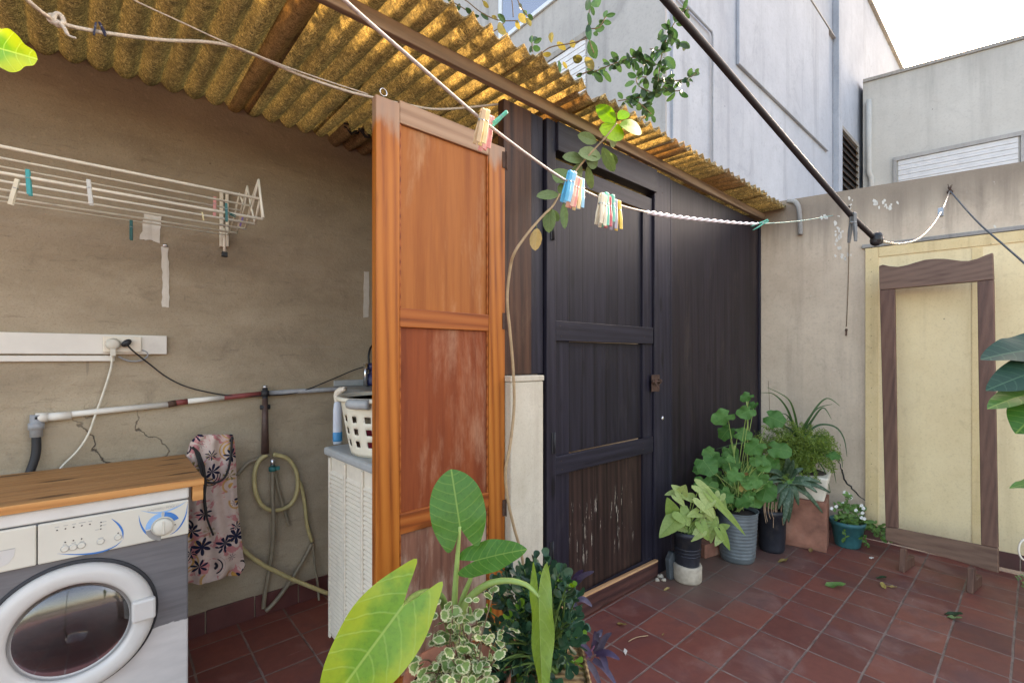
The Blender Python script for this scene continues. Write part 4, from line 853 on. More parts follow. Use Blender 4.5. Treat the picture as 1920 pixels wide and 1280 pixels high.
hose([(587,1020),(590,1060),(595,1090),(598,1125)],[YW-.035,YW-.05,YW-.06,YW-.09],.006,'hoseg')
p=onY(511,870,YW-.05); b=MB(); b.tube([p+V((0,0,.03)),p+V((0,0,-.01))],.011,10); b.build('tap_nozzle',M['chrome'],hs)
b=MB(); b.tube([p+V((0,0,-.012)),p+V((0,0,-.034))],.018,12); b.obox(p+V((.02,-.004,-.022)),(.012,0,0),(0,.006,0),(0,0,.009)); b.build('hose_clamp',M['tealp'],hs)
# floral bag
bg_=thing('floral_bag','pink floral cotton peg bag with black binding hung on the wall by the washing machine','bag',onY(402,1090,YW-.12))
Yb=YW-.13
prof=[(815,372,437),(830,357,441),(855,350,442),(880,352,443),(920,352,444),(960,352,447),(1000,352,452),(1040,352,456),(1060,352,460),(1078,352,448),(1088,352,418)]
def bagpt(i,j,off):
    f=j*(len(prof)-1); k=min(int(f),len(prof)-2); q=f-k; v=prof[k][0]*(1-q)+prof[k+1][0]*q; a=prof[k][1]*(1-q)+prof[k+1][1]*q; c=prof[k][2]*(1-q)+prof[k+1][2]*q
    if j>.9: v -= (i-.4)*18*(j-.9)*10
    return onY(a+(c-a)*i,v,Yb)+V((0,off,0))
b=MB()
def front(i,j): return bagpt(i,j,-.035*math.sin(PI*min(max(i,.03),.97))*(.4+.6*j)+.012*math.sin(i*9+j*7)*j-.009*math.sin(i*17-j*3))
b.grid(front,30,40); n0=len(b.v)
b.grid(lambda i,j:bagpt(i,j,.02),30,40)
nf=30*40; b.f=[f if k<nf else list(reversed(f)) for k,f in enumerate(b.f)]
b.build('bag_body',M['floral'],bg_)
def bfr(u,v): return onY(u,v,Yb-.042)
b=MB(); b.tube(cr([bfr(435,818),bfr(433,850),bfr(428,880),bfr(418,898),bfr(400,905),bfr(385,903)],8),.005,8); b.tube(cr([bfr(360,838),bfr(372,850),bfr(380,875),bfr(385,905),bfr(383,930),bfr(388,970),bfr(400,1003)],8),[.006]*40+[.004]*9,8); b.build('binding',M['black'],bg_)
b=MB(); P=[(362,838),(375,848),(384,872),(388,903),(380,900),(372,872)]; b.prism([bfr(*q)+V((0,-.001,0)) for q in P],(0,.004,0)); b.build('pocket_opening',M['black'],bg_)
# cabinet, basket, bottle
cab=thing('louvred_cabinet','white louvred plastic cabinet standing behind the orange door','cabinet',(1.0,1.9,0))
ca=math.radians(97); cdv=V((math.cos(ca),-math.sin(ca),0)); cdv=V((.02,-1,0)).normalized(); cn=V((-1,-.02,0)).normalized()
c0=onZ(619,1203); hgt=.905
def cq(s_,z,o=0): return V((c0.x,c0.y,0))+cdv*s_+V((0,0,z))+cn*o
b=MB(); b.prism([cq(0,.03),cq(.5,.03),cq(.5,hgt-.04),cq(0,hgt-.04)],-cn*.42); b.build('carcass',M['wplastic'],cab,bevel=.006)
b=MB()
for (a,c) in ((.02,.165),(.195,.34),(.37,.48)):
    z=.07
    while z<hgt-.1:
        b.obox(cq((a+c)/2,z,.004),cdv*((c-a)/2),cn*.006+V((0,0,-.0075)),V((0,0,.0022))+cn*.001); z+=.0195
b.build('louvre_slats',M['wplastic'],cab)
b=MB(); 
for a in(.0,.168,.343,.482): b.prism([cq(a,.03,.002),cq(a+.018,.03,.002),cq(a+.018,hgt-.05,.002),cq(a,hgt-.05,.002)],cn*.008)
b.build('door_frame',M['wplastic'],cab,bevel=.002)
b=MB(); b.obox(cq(.25,hgt-.02,-.2),cdv*.27,cn*.225,(0,0,.019)); b.build('lid',M['gplastic'],cab,bevel=.012)
b=MB()
for s_ in(.03,.47): b.tube([cq(s_,0,-.03),cq(s_,.03,-.03)],.018,10); b.tube([cq(s_,0,-.38),cq(s_,.03,-.38)],.018,10)
b.build('foot',M['gplastic'],cab)
bc=V((.965,1.885,hgt)); 
bk=thing('laundry_basket','cream plastic laundry basket with square holes on the louvred cabinet','basket',bc)
b=MB(); nS,nR=96,18; z0,z1=.004,.235
def br(z): return .185+.045*(z/.235)**.8
vs=[]; fs=[]
for j in range(nR+1):
    z=z0+(z1-z0)*j/nR
    for i in range(nS): a=2*PI*i/nS; vs.append(bc+V((math.cos(a)*br(z),math.sin(a)*br(z)*.98,z)))
for j in range(nR):
    for i in range(nS):
        if (j in(3,4,7,8,11,12)) and (i%5 in(1,2)): continue
        fs.append((j*nS+i,j*nS+(i+1)%nS,(j+1)*nS+(i+1)%nS,(j+1)*nS+i))
b.add(vs,fs,0,True); b.lathe(bc,[(0,.002),(br(0),.002),(br(0)+.001,.006)],48); bo=b.build('basket_wall',M['cream'],bk); 
sm=bo.modifiers.new('thick','SOLIDIFY'); sm.thickness=.003
b=MB(); b.lathe(bc,[(br(z1)-.004,z1-.004),(br(z1)+.016,z1-.006),(br(z1)+.02,z1+.004),(br(z1)+.01,z1+.012),(br(z1)-.002,z1+.009),(br(z1)-.004,z1-.004)],64); b.build('rim',M['cream'],bk)
b=MB(); q0=math.radians(196); P=[bc+V((math.cos(q0+k*.05)*(br(z1)+.016),math.sin(q0+k*.05)*(br(z1)+.016),z1-.01)) for k in range(9)]; b.tube(P,.02,8); b.build('hand_grip',M['gplastic'],bk)
b=MB()
def cloth(i,j): a=2*PI*i; r=.15*j; return bc+V((math.cos(a)*r,math.sin(a)*r,.02+.13*math.sqrt(max(0,1-j*j))+.012*math.sin(a*5)*j))
b.grid(cloth,28,8); b.build('laundry_pile',M['dred'],label='crimson laundry heaped inside the cream basket',cat='laundry')
pb_=onP(633,822,cq(0,0,-.05),cn); pb_.z=hgt
bo=thing('detergent_bottle','translucent detergent bottle with white spout cap beside the cream basket','bottle',pb_)
b=MB(); b.lathe(pb_,[(0,0),(.02,.0),(.022,.01),(.021,.16),(.017,.19),(.012,.205)],20,sq=.7); b.build('bottle_body',M['paper'],bo)
b=MB(); b.lathe(pb_,[(.0222,.012),(.0224,.02),(.0222,.055),(.0215,.056)],20,sq=.72); b.build('label_band',M['bluelab'],bo)
b=MB(); b.tube(cr([pb_+V((0,0,.2)),pb_+V((-.002,.004,.235)),pb_+V((.01,-.02,.256)),pb_+V((.02,-.04,.262))],6),[.014]*7+[.016]*6+[.012]*6,12); b.build('spout_cap',M['wplastic'],bo)
s_=onY(700,712,2.5); b=MB(); b.box(.98,1.75,2.2,2.619,1.085,1.15); sk_=thing('wall_sink','grey wall hung sink slab behind the laundry basket','sink',(1.3,2.5,1.08))
b.build('basin',M['steel'],sk_,bevel=.012); b=MB(); b.box(.96,1.77,2.606,2.6195,1.151,1.185); b.build('splash_lip',M['gplastic'],sk_,bevel=.004)
tf=onY(692,690,2.55); tf.z=1.186
tt=thing('tap_pump','small dark blue pump with a curled black lead on the wall sink','pump',(tf.x,2.55,1.186))
b=MB(); b.lathe((tf.x+.02,2.55,1.152),[(.034,0),(.036,.02),(.036,.06),(.02,.07),(.02,.09),(.034,.095),(.034,.12),(.018,.13),(0,.13)],18); b.build('pump_body',M['dkblueobj'],tt)
b=MB(); b.tube([(tf.x-.025,2.54,1.152),(tf.x-.025,2.54,1.28)],.013,10); b.build('outlet_tube',M['chrome'],tt)
b=MB(); b.tube(cr([(tf.x+.0,2.55,1.28),(tf.x+.002,2.56,1.33),(tf.x+.03,2.58,1.38),(tf.x+.09,2.6,1.40)],8),.006,8); b.build('lead',M['black'],tt)
g=onX(702,1000,.79); b=MB(); b.tube([(.742,1.60,.01),(.745,1.60,.52)],.006,8); b.build('green_stick',M['green'],label='thin lime green stick leaning between cabinet and orange door',cat='stick')
# ================================================================ drying rack
rk=thing('drying_rack','ivory wire concertina drying rack folded out from the plaster wall','drying rack',onY(300,420,2.6))
XR=.4345
ends=[(487,373,.0055),(470,386,.0042),(452,395,.0035),(492,411,.0055),(478,420,.0045),(460,429,.0045),(444,437,.0042),(428,441,.003)]
EP=[]
for u,v,r in ends:
    p=onX(u,v,XR); EP.append(p); b=MB(); b.tube([p,V((-1.7,p.y,p.z))],r,8); b.build('rail_rod',M['rackw'],rk)
def zz_(px,r):
    b=MB(); b.tube([onX(u,v,XR+.003) for u,v in px],r,8); b.build('concertina_link',M['rackw'],rk)
zz_([(492,411),(485,337),(473,372),(460,429)],.004); zz_([(487,373),(478,420)],.004); zz_([(494,408),(489,372),(485,337)],.004); zz_([(478,418),(470,385),(464,349),(455,380),(444,437)],.0035); zz_([(460,429),(474,384),(485,337)],.0035); zz_([(444,437),(458,390),(464,349)],.0032); zz_([(441,392),(449,362),(456,384)],.003); zz_([(428,441),(441,400),(449,362)],.003)
b=MB()
for u in(415,425): p=onY(u,360,2.605); q=onY(u,463,2.605); b.obox((p+q)/2,(.007,0,0),(0,.012,0),(0,0,(p.z-q.z)/2))
b.build('wall_bracket',M['wplastic'],rk,bevel=.002)
b=MB(); b.tube([onY(421,428,2.57),onY(421,472,2.56)],.006,8); b.build('lock_lever',M['wplastic'],rk)
b=MB(); p=onY(421,477,2.56); b.obox(p,(.012,0,0),(0,.01,0),(0,0,.012)); b.build('lever_tip',M['black'],rk,bevel=.003)
p=onY(308,461,YW-.008); b=MB(); b.tube([V((p.x,YW,p.z)),V((p.x,YW-.012,p.z))],.006,8); b.tube([V((p.x-.004,YW-.012,p.z)),V((p.x+.012,YW-.014,p.z+.004))],.007,8); b.build('wall_screw',M['chrome'],label='bright screw head above the long white filler strip',cat='screw')
# ================================================================ lines, pole, pegs
def dl(u): return 1/(1.235-(u-900)*.00143)
LP=[(500,-142),(645,0),(780,118),(900,222),(1000,298),(1070,344),(1140,377),(1215,398),(1320,412),(1420,419),(1500,414)]
LW=[w(u,v,dl(u)) for u,v in LP]+[onW(1562,404,.004)]
cl=thing('clothes_line','long sagging grey and white clothes line with pegs crossing before the doors','clothes line',LW[0])
P=cr(LW,8); i1=7*8; i2=9*8
b=MB(); b.tube(P[:i1+1],.0028,8); b.build('cord_run',M['cord'],cl)
b=MB(); q=cr(P[i1:i2+1],6)
for ph in(0,PI): b.tube([p+V((0,0,1)).cross(V((1,0,0)))*(.0034*math.sin(k*.55+ph))+V((0,0,.0034*math.cos(k*.55+ph))) for k,p in enumerate(q)],.0034,6)
b.build('twisted_run',M['wline'],cl)
b=MB(); b.tube(P[i2:],.0022,6); b.build('nylon_run',M['tealline'],cl)
# rope under the roof
rp=[w(30,-25,1.0),w(60,8,1.03),w(110,42,1.09),w(185,60,1.16),w(300,75,1.28),w(430,86,1.40),w(560,140,1.50),w(640,168,1.57),w(690,181,1.63)]
rp=rp+[V((xY(760,1.60),1.60,zY(760,196,1.60))),V((xY(830,1.60),1.60,zY(830,205,1.60))),onY(950,194,1.56)]
rt=thing('rope','pale knotted rope strung under the corrugated roof to behind the orange door','rope',rp[3])
b=MB(); b.tube(cr(rp,8),.0046,8); b.build('strand',M['rope'],rt)
kn=MB(); c=w(106,38,1.085)
kn.tube([c+V((math.cos(a)*.013,math.sin(a)*.006+.003*math.sin(2*a),math.sin(a)*.011)) for a in [k*PI/10 for k in range(20)]],.005,8,closed=True); kn.tube([c+V((.004+math.cos(a)*.008,-.004,math.sin(a)*.014)) for a in [k*PI/10 for k in range(20)]],.005,8,closed=True)
kn.tube(cr([c,w(120,52,1.08),w(128,66,1.08),w(142,72,1.08)],6),[.004]*12+[.0025]*7,6); kn.build('knot',M['rope'],rt)
tc=thing('thin_cord','thin pale cord running down from the roof to join the rope','cord',w(340,42,1.3))
b=MB(); b.tube(cr([w(200,-32,1.2),w(250,0,1.25),w(340,42,1.33),w(430,83,1.395),w(560,134,1.49),w(690,177,1.625)],8),.0024,6); b.build('strand',M['rope'],tc)
# black pole, wire
po=thing('clothes_prop','slim black pole slanting across the courtyard with taped black end','pole',w(1440,240,.95))
def dp(u): return .72+(u-1245)*.00115
b=MB(); b.tube([w(u,v,dp(u)) for u,v in ((1180,-78),(1245,-3),(1330,95),(1420,200),(1510,305),(1600,409),(1640,447))],.0064,12); b.build('tube',M['blackr'],po)
b=MB(); c=w(1641,449,dp(1641)); 
for k in range(7): b.lathe(c+V((R.uniform(-.007,.007),R.uniform(-.007,.007),R.uniform(-.006,.006))),[(0,-.013),(.008,-.01),(.0125,0),(.008,.01),(0,.013)],10,(R.uniform(-1,1),R.uniform(-1,1),1))
b.build('tape_end',M['black'],po)
hk=onW(1781,360,.0)
wr=thing('stay_wire','thin sagging steel wire from the black pole to a hook on the wall','wire',hk)
b=MB(); P=[w(1648,452,dp(1648)),w(1690,457,1.5),w(1725,446,1.9),w(1752,418,2.35),w(1770,387,2.7),hk+WN*.03]; b.tube(cr(P,8),[.0036]*28+[.0045]*13,8); b.build('wire_run',M['chrome'],wr)
b=MB(); b.tube([hk,hk+WN*.035,hk+WN*.04+V((0,0,.012)),hk+WN*.03+V((0,0,.02))],.005,8); b.lathe(hk,[(.016,0),(.014,.006),(0,.007)],12,WN); 
for k in range(5): b.tube([hk+WN*.02,hk+WN*.03+V((0,R.uniform(-.02,.02),R.uniform(.01,.05)))],.002,5)
b.build('wall_hook',M['rust'],wr)
b=MB(); c=w(1764,398,2.6); b.obox(c,(.012,0,0),(0,.012,0),(.006,0,.026)); b.build('wire_clip',M['steel'],wr,bevel=.003)
b=MB(); b.tube(cr([hk+WN*.03,w(1830,413,2.45),w(1885,462,2.15),w(1960,528,1.8),w(2050,610,1.5)],6),.0042,8); b.build('line_run',M['slate'],label='dark taut line running from the wall hook out to the right',cat='line')
b=MB(); a=onW(1593,388,.0); P=[a+WN*.012,onW(1592,450,.01),onW(1590,540,.01),onW(1587,612,.01)]; b.tube(cr(P,5),.0024,6)
hc=thing('drop_cord','thin dark cord hanging down the end wall from a nail with a hook','cord',a); b.build('strand',M['twig'],hc)
b=MB(); b.tube([a-WN*.01,a+WN*.02],.006,8); b.build('nail',M['rust'],hc)
b=MB(); c=onW(1587,616,.01); b.tube([c,c-V((0,0,.02)),c-V((0,0,.045))+WN*.01,c-V((0,0,.05))+WN*.02],.005,6); b.lathe(c-V((0,0,.01)),[(0,-.012),(.008,-.006),(.008,.006),(0,.012)],8); b.build('end_hook',M['rust'],hc)
b=MB(); b.tube(cr([onW(1478,377,.0),onW(1490,378,.03),onW(1497,388,.035),onW(1500,410,.03),onW(1501,440,.02)],6),.017,10); b.build('conduit_elbow',M['cap'],label='short grey conduit elbow at the wall corner under the roof end',cat='conduit')
# ---- pegs
PEGM={}
def peg(color,top,bot,d,label,group,wdir=None,scale=None):
    key=color
    p0=w(top[0],top[1],d); p1=w(bot[0],bot[1],d); Ln=(p1-p0).length
    root=bpy.data.objects.new('clothes_peg',None); COL.objects.link(root); root.empty_display_size=.02
    tag(root,label,'clothes peg',group)
    if key not in PEGM:
        ms=[]
        for s in(1,-1):
            b=MB(); pr=[(.0,.0012),(-.006,.0012),(-.009,.003),(-.012,.0012),(-.03,.0014),(-.075,.0075)]; ou=[(-.075,.0095),(-.05,.0098),(-.03,.0072),(-.02,.0062),(-.004,.0062),(0,.004)]
            b.prism([(-.0048,s*y,z) for z,y in pr+ou],(.0096,0,0)); ms.append(b.build('prong',M['peg_'+color],root,bevel=.0008))
        b=MB(); b.tube([(.0058*math.cos(a)*1.0,0.0075*math.sin(a),-.026) for a in [k*PI/6 for k in range(12)]],.0011,6,closed=True); b.tube([(.006,.0,-.026),(-.006,0,-.026)],.003,8); ms.append(b.build('spring',M['steel'],root)); PEGM[key]=ms
    else:
        for o in PEGM[key]:
            c=o.copy(); COL.objects.link(c); c.parent=root
    z=(p0-p1).normalized(); x=(V(wdir) if wdir is not None else RGT); x=(x-z*x.dot(z)).normalized(); y=z.cross(x)
    s=Ln/.075; mt=Matrix.Identity(4)
    for i in range(3): mt[i][0]=x[i]*s; mt[i][1]=y[i]*s; mt[i][2]=z[i]*s; mt[i][3]=p0[i]
    root.matrix_world=mt
    sc_=(s,s,s); root.location=p0; root.rotation_euler=Matrix([[x[i],y[i],z[i]] for i in range(3)]).to_euler(); root.scale=sc_
    return root
ld=(LW[5]-LW[3]).normalized(); G1='pegs clipped on the clothes line'; G2='pegs left on the drying rack'
side=FWD*.55+RGT*.85
for c,t_,b_,dd_,lab in [('wood',(907,204),(893,268),.80,'bare wooden peg beside the orange door top on the clothes line'),('straw',(914,206),(903,271),.812,'straw coloured peg pressed against the bare wooden peg'),
  ('rose',(917,216),(903,281),.83,'long rose pink peg hanging lowest by the orange door top'),('pink',(922,218),(912,280),.845,'darker pink peg beside the tilted mint peg'),
  ('mint',(951,209),(921,236),.84,'mint green peg tilted sideways above the orange door corner'),
  ('blue',(1070,320),(1057,378),.955,'bright blue peg, first of the bunch in front of the vine'),('lightblue',(1077,322),(1062,379),.968,'pale blue peg pressed behind the bright blue one'),
  ('peach',(1080,330),(1067,388),.985,'peach coloured peg in the bunch before the vine'),('pink',(1084,332),(1072,389),1.0,'pink peg in the middle of the bunch before the vine'),('straw',(1087,334),(1080,393),1.015,'straw coloured peg in the bunch before the vine'),('lightblue',(1091,335),(1088,391),1.03,'pale blue peg, last of the bunch before the vine'),
  ('cream',(1129,362),(1122,420),1.08,'cream peg, first of the bunch before the black door'),('cream',(1133,366),(1129,425),1.09,'cream peg behind the first of the bunch before the black door'),('mint',(1136,361),(1134,424),1.10,'mint green peg in front of the red peg at the black door'),
  ('red',(1141,368),(1140,426),1.11,'deep red peg in the bunch before the black door'),('mint',(1148,365),(1146,417),1.125,'mint green peg between the red and lilac pegs'),('lilac',(1153,374),(1150,430),1.14,'lilac grey peg beside the yellow peg'),('yellow',(1159,376),(1160,431),1.155,'bright yellow peg at the right end of the last bunch')]:
    peg(c,t_,b_,dd_,lab,G1,side)
peg('mint',(1440,413),(1410,428),dl(1425),'small mint peg lying along the line near the wall corner',G1,FWD)
peg('stone',(1600,398),(1598,454),dp(1600)-.012,'large grey peg clipped near the lower end of the black pole','pegs on the black pole',FWD*.3+RGT)
peg('navy',(180,42),(176,66),1.15,'dark navy peg on the rope, left prong leaning','pegs on the rope',FWD*.6+RGT*.6); 
peg('navy',(186,42),(198,66),1.155,'dark navy peg on the rope beside its leaning neighbour','pegs on the rope',FWD*.6+RGT*.6)
def dr_(u,i): return dep(onY(u,0,EP[i].y))
for c,t_,b_,i,lab in [('teal',(52,318),(56,366),3,'teal peg clipped on the drying rack, nearest its left end'),('cream',(33,336),(20,384),3,'cream peg slanting on the drying rack left of the teal peg'),('grey',(166,337),(171,384),3,'greyish white peg clipped midway along the drying rack'),
  ('pink',(403,369),(402,407),2,'pink peg on the drying rack by the wall bracket'),('darkgreen',(424,381),(425,415),3,'dark green peg upright beside the rack bracket'),('darkgreen',(426,398),(442,406),3,'dark green peg lying sideways beside the rack bracket'),
  ('violet',(456,405),(450,424),4,'violet peg on the outer end of the drying rack'),('straw',(379,398),(382,413),4,'small straw peg under the rack rods near the bracket'),('darkgreen',(246,413),(246,450),6,'dark green peg hanging alone under the rack before the white patch')]:
    peg(c,t_,b_,dr_(t_[0],i),lab,G2,V((1,-.12,0)))
# ================================================================ leaf outlines
O_OVAL=[(0,0),(.42,.09),(.78,.26),(1,.5),(.86,.74),(.48,.92),(0,1)]
O_OBOV=[(0,0),(.22,.12),(.55,.38),(.9,.66),(.98,.82),(.6,.96),(0,1.0)]
O_HEART=[(0,-.03),(.13,-.2),(.3,-.34),(.52,-.38),(.76,-.28),(.95,-.06),(1,.16),(.94,.38),(.78,.6),(.52,.8),(.22,.94),(0,1)]
O_SAG=[(0,-.02),(.1,-.2),(.22,-.42),(.36,-.56),(.52,-.54),(.74,-.34),(.93,-.1),(1,.12),(.95,.34),(.8,.56),(.56,.76),(.27,.92),(0,1)]
O_ARROW=[(0,-.02),(.16,-.2),(.46,-.34),(.8,-.3),(.98,-.1),(.9,.14),(.74,.4),(.5,.66),(.22,.88),(0,1)]
O_ROUND=[(0,-.02)]+[(math.sin(a)*(1-.1*abs(math.sin(a*3.5))), .25-.62*math.cos(a)*(1-.1*abs(math.sin(a*3.5)))) for a in [math.radians(q) for q in range(24,180,7)]]+[(0,.84)]
def smo(o,n=4): return [(max(0.,p.x),p.y) if 0<i<len(o)*n else (p.x,p.y) for i,p in enumerate(cr([V((a,b_,0)) for a,b_ in o],n))]
O_SCAL=[(0,0),(.3,.05),(.42,.12),(.62,.1),(.7,.24),(.9,.27),(.88,.42),(1,.52),(.86,.64),(.84,.78),(.6,.8),(.46,.94),(.24,.92),(0,1)]
O_POINT=[(0,0),(.6,.12),(.95,.32),(.9,.55),(.55,.8),(0,1)]
def cam(p,tilt=(0,0,0),k=1.): return ((EYE-V(p)).normalized()*k+V(tilt)).normalized()
def rv(s=1): return V((R.uniform(-s,s),R.uniform(-s,s),R.uniform(-s,s)))
# ---------------------------------------------------------------- front elephant ear
base=w(858,1205,1.36); pz=.40
ee=thing('elephant_ear_plant','potted elephant ear with four large arrow shaped leaves before the orange door','potted plant',(base.x,base.y,0))
pc=V((base.x,base.y,0))
b=MB(); b.lathe(pc,[(0,0),(.1,0),(.14,.33),(.155,.335),(.158,.385),(.148,.385),(.14,.345),(.0,.345)],40); b.build('pot',M['terra'],ee)
b=MB(); b.lathe(pc,[(.139,.346),(.1,.36),(0,.365)],30); b.build('soil',M['soil'],ee)
def bigleaf(at,tip,d0,d1,wd,mat,nt,out=O_SAG,fold=.18,droop=.12,rip=.012,name='leaf',roll=None):
    a,t=w(*at,d0),w(*tip,d1); b=MB(); b.leaf(a,t,cam(a,nt),wd,smo(out),K=9,fold=fold,droop=droop,ripple=rip,ph=R.uniform(0,6)); 
    return b.build(name,L[mat],ee)
def petiole(px,r0,r1,par,mat='stemp',name='petiole'):
    P=cr([w(*q) for q in px],8); n=len(P); b=MB(); b.tube(P,[r0+(r1-r0)*i/(n-1) for i in range(n)],10); return b.build(name,M[mat],par)
bigleaf((862,985),(847,880),1.34,1.36,.16,'aloc',(.1,.1,.35),out=[(0,-.03),(.16,-.2),(.36,-.36),(.56,-.4),(.76,-.24),(.94,.0),(1,.25),(.95,.5),(.78,.72),(.5,.88),(.2,.97),(0,1)],rip=.02)
petiole([(862,987,1.338),(858,1040,1.35),(853,1110,1.36),(850,1190,1.37)],.0045,.011,ee)
bigleaf((893,1050),(984,1024),1.33,1.30,.10,'aloc',(-.1,.0,.75),out=O_HEART,fold=.1,rip=.02)
petiole([(896,1054,1.33),(880,1090,1.34),(865,1130,1.355),(853,1190,1.37)],.0045,.011,ee)
bigleaf((752,1140),(586,1362),1.0,.95,.168,'alocy',(.12,.0,.25),rip=.012,fold=.14,out=[(0,-.02),(.2,-.17),(.44,-.35),(.7,-.2),(.92,.0),(1,.2),(.93,.42),(.72,.66),(.4,.87),(.18,.96),(0,1)])
petiole([(753,1141,1.003),(775,1118,1.1),(805,1110,1.2),(830,1125,1.3),(846,1195,1.37)],.006,.013,ee,'stem')
a=w(1010,1112,1.22)
b=MB(); b.leaf(a,w(1016,1330,1.16),(-RGT*.25-FWD*.8+V((0,0,.05))),.064,smo([(0,-.02),(.2,-.17),(.62,-.27),(.8,-.1),(.98,.06),(1,.2),(.93,.42),(.72,.66),(.4,.87),(0,1)]),K=9,fold=-.9,droop=.05,ripple=.05); b.build('leaf',L['alocp'],ee)
petiole([(1012,1118,1.222),(985,1095,1.25),(945,1088,1.28),(905,1100,1.31),(872,1135,1.34),(856,1200,1.37)],.005,.0135,ee)
# ---------------------------------------------------------------- variegated trailing plant
c=w(862,1236,1.2)
vp=thing('variegated_plant','bushy trailing plant with small white edged leaves under the elephant ear','potted plant',(c.x,c.y,0))
b=MB(); q=V((c.x,c.y,0)); b.lathe(q,[(0,0),(.085,0),(.11,.36),(.12,.365),(.12,.40),(.112,.40),(.108,.37),(0,.37)],36); b.build('pot',M['terra'],vp)
b=MB(); b.lathe(q,[(.107,.372),(.06,.385),(0,.39)],24); b.build('soil',M['soil'],vp)
fo=MB(); stm=MB()
tips=[(850,1140,1.22),(868,1165,1.2),(835,1165,1.22),(880,1120,1.24),(895,1150,1.22),(920,1120,1.22),(870,1210,1.16),(900,1205,1.16),(840,1230,1.13),(800,1270,1.1),(785,1255,1.12),(880,1260,1.12),(910,1240,1.14),(930,1245,1.14),(860,1275,1.1),(820,1290,1.1),(940,1180,1.2),(895,1285,1.1),(812,1185,1.2),(845,1195,1.18),(905,1180,1.2),(775,1295,1.08),(930,1290,1.1),(865,1180,1.19),(890,1225,1.14),(855,1250,1.12),(882,1195,1.17),(914,1262,1.12),(838,1140,1.23),(812,1150,1.22),(946,1215,1.16),(850,1222,1.15),(875,1282,1.08),(800,1282,1.08)]
for u,v,d in tips:
    T=w(u+R.uniform(-6,6),v-8+R.uniform(-8,8),d); B=q+V((R.uniform(-.06,.06),R.uniform(-.06,.06),.385)); mid=(T+B)/2+rv(.03)+V((0,0,.03)); P=cr([B,mid,T],5); stm.tube(P,.0018,5)
    for k in range(6):
        s=P[max(2,min(len(P)-1,len(P)-1-k))]; dr=rv(1); dr.z=abs(dr.z)*.4; dr=(dr-FWD*.35).normalized(); ln=R.uniform(.02,.04)
        s=s+rv(.012); fo.leaf(s,s+dr*ln,(cam(s,(0,0,.8))+rv(1.1)),ln*.68,O_SCAL,cen=(0,.5),K=3,fold=R.uniform(-.2,.4),droop=.4,ripple=.06)
stm.build('stems',M['twig'],vp); fo.build('foliage',L['varieg'],vp)
# ---------------------------------------------------------------- jade in wicker planter
c=w(1030,1240,1.52)
jp=thing('jade_plant','dense dark green jade bush growing in a woven wicker planter','potted plant',(c.x,c.y,0))
q=V((c.x,c.y,0)); hw=.115
b=MB(); b.prism([q+RGT*(-hw)-FWD*hw,q+RGT*hw-FWD*hw,q+RGT*hw+FWD*hw,q-RGT*hw+FWD*hw],(0,0,.31)); b.build('basket',M['wicker'],jp,bevel=.012)
b=MB(); P=[q+RGT*(-hw)-FWD*hw,q+RGT*hw-FWD*hw,q+RGT*hw+FWD*hw,q-RGT*hw+FWD*hw]; b.tube([p+V((0,0,.315)) for p in P],.011,8,closed=True); b.build('basket_rim',M['wicker'],jp)
fo=MB(); fy=MB(); stm=MB(); nb=0
for k in range(175):
    u=R.uniform(900,1092); v=R.uniform(1050,1290); 
    if (u-1000)**2/97**2+(v-1172)**2/124**2>1: continue
    d=R.uniform(1.34,1.62); 
    T=w(u,v,d); B=q+V((R.uniform(-.05,.05),R.uniform(-.05,.05),.31)); mid=(B+T)/2+V((0,0,.03))+rv(.02); P=cr([B,mid,T],5); stm.tube(P,[.005-.003*i/(len(P)-1) for i in range(len(P))],6)
    ax=(P[-1]-P[-3]).normalized(); ax=(ax+V((0,0,.4))).normalized(); young=R.random()<.10
    tgt=fo
    for j in range(4 if not young else 2):
        s=P[-1]-ax*(.020*j); an=R.uniform(0,6.3)+j*1.57
        o1=ax.orthogonal().normalized(); o2=ax.cross(o1)
        for h in(0,PI):
            dr=(o1*math.cos(an+h)+o2*math.sin(an+h))*(.55+.25*j)+ax*.8; dr.normalize(); ln=R.uniform(.028,.048)*(1 if not young else .75)
            tgt.leaf(s,s+dr*ln,(ax-dr*ax.dot(dr))+rv(.15)+cam(s)*.3,ln*.62,O_OBOV,cen=(0,.6),K=3,fold=.12,droop=-.12,mi=1 if young else 0)
stm.build('stems',M['stem'],jp); fo.build('foliage',[L['jade'],L['jadey']],jp)
# ---------------------------------------------------------------- purple trailing plant
c=w(1095,1262,1.62)
pu=thing('purple_plant','small purple strap leaved trailing plant sprawling beside the wicker planter','plant',(c.x,c.y,0))
fo=MB(); stm=MB()
for P,lv in [([(1062,1262,1.55),(1085,1245,1.55),(1105,1225,1.56),(1118,1200,1.58)],[((1118,1225),(1115,1182)),((1112,1218),(1130,1180)),((1122,1222),(1147,1186)),((1118,1226),(1162,1236)),((1108,1230),(1080,1205)),((1125,1226),(1140,1262)),((1112,1236),(1155,1282)),((1100,1240),(1128,1290)),((1094,1246),(1105,1285)),((1118,1200),(1128,1192))]),
             ([(1045,1240,1.5),(1058,1170,1.6),(1070,1120,1.68),(1078,1100,1.72)],[((1072,1102),(1114,1071)),((1068,1106),(1094,1068)),((1080,1124),(1110,1136)),((1066,1124),(1084,1146)),((1072,1098),(1090,1084))])]:
    pts=[w(*p) for p in P]; stm.tube(cr(pts,6),.0035,6)
    for a_,t_ in lv:
        d=P[-1][2]-.03+R.uniform(-.03,.03); a3=w(*a_,d); t3=w(*t_,d+R.uniform(-.05,.02)); md=(a3+t3)/2+V((0,0,.012)); fo.strap(cr([a3,md,t3],5),lambda f:.022*math.sin(PI*min(.97,.22+f*.75))**.8,cam(a3,(0,0,.6)),fold=.35)
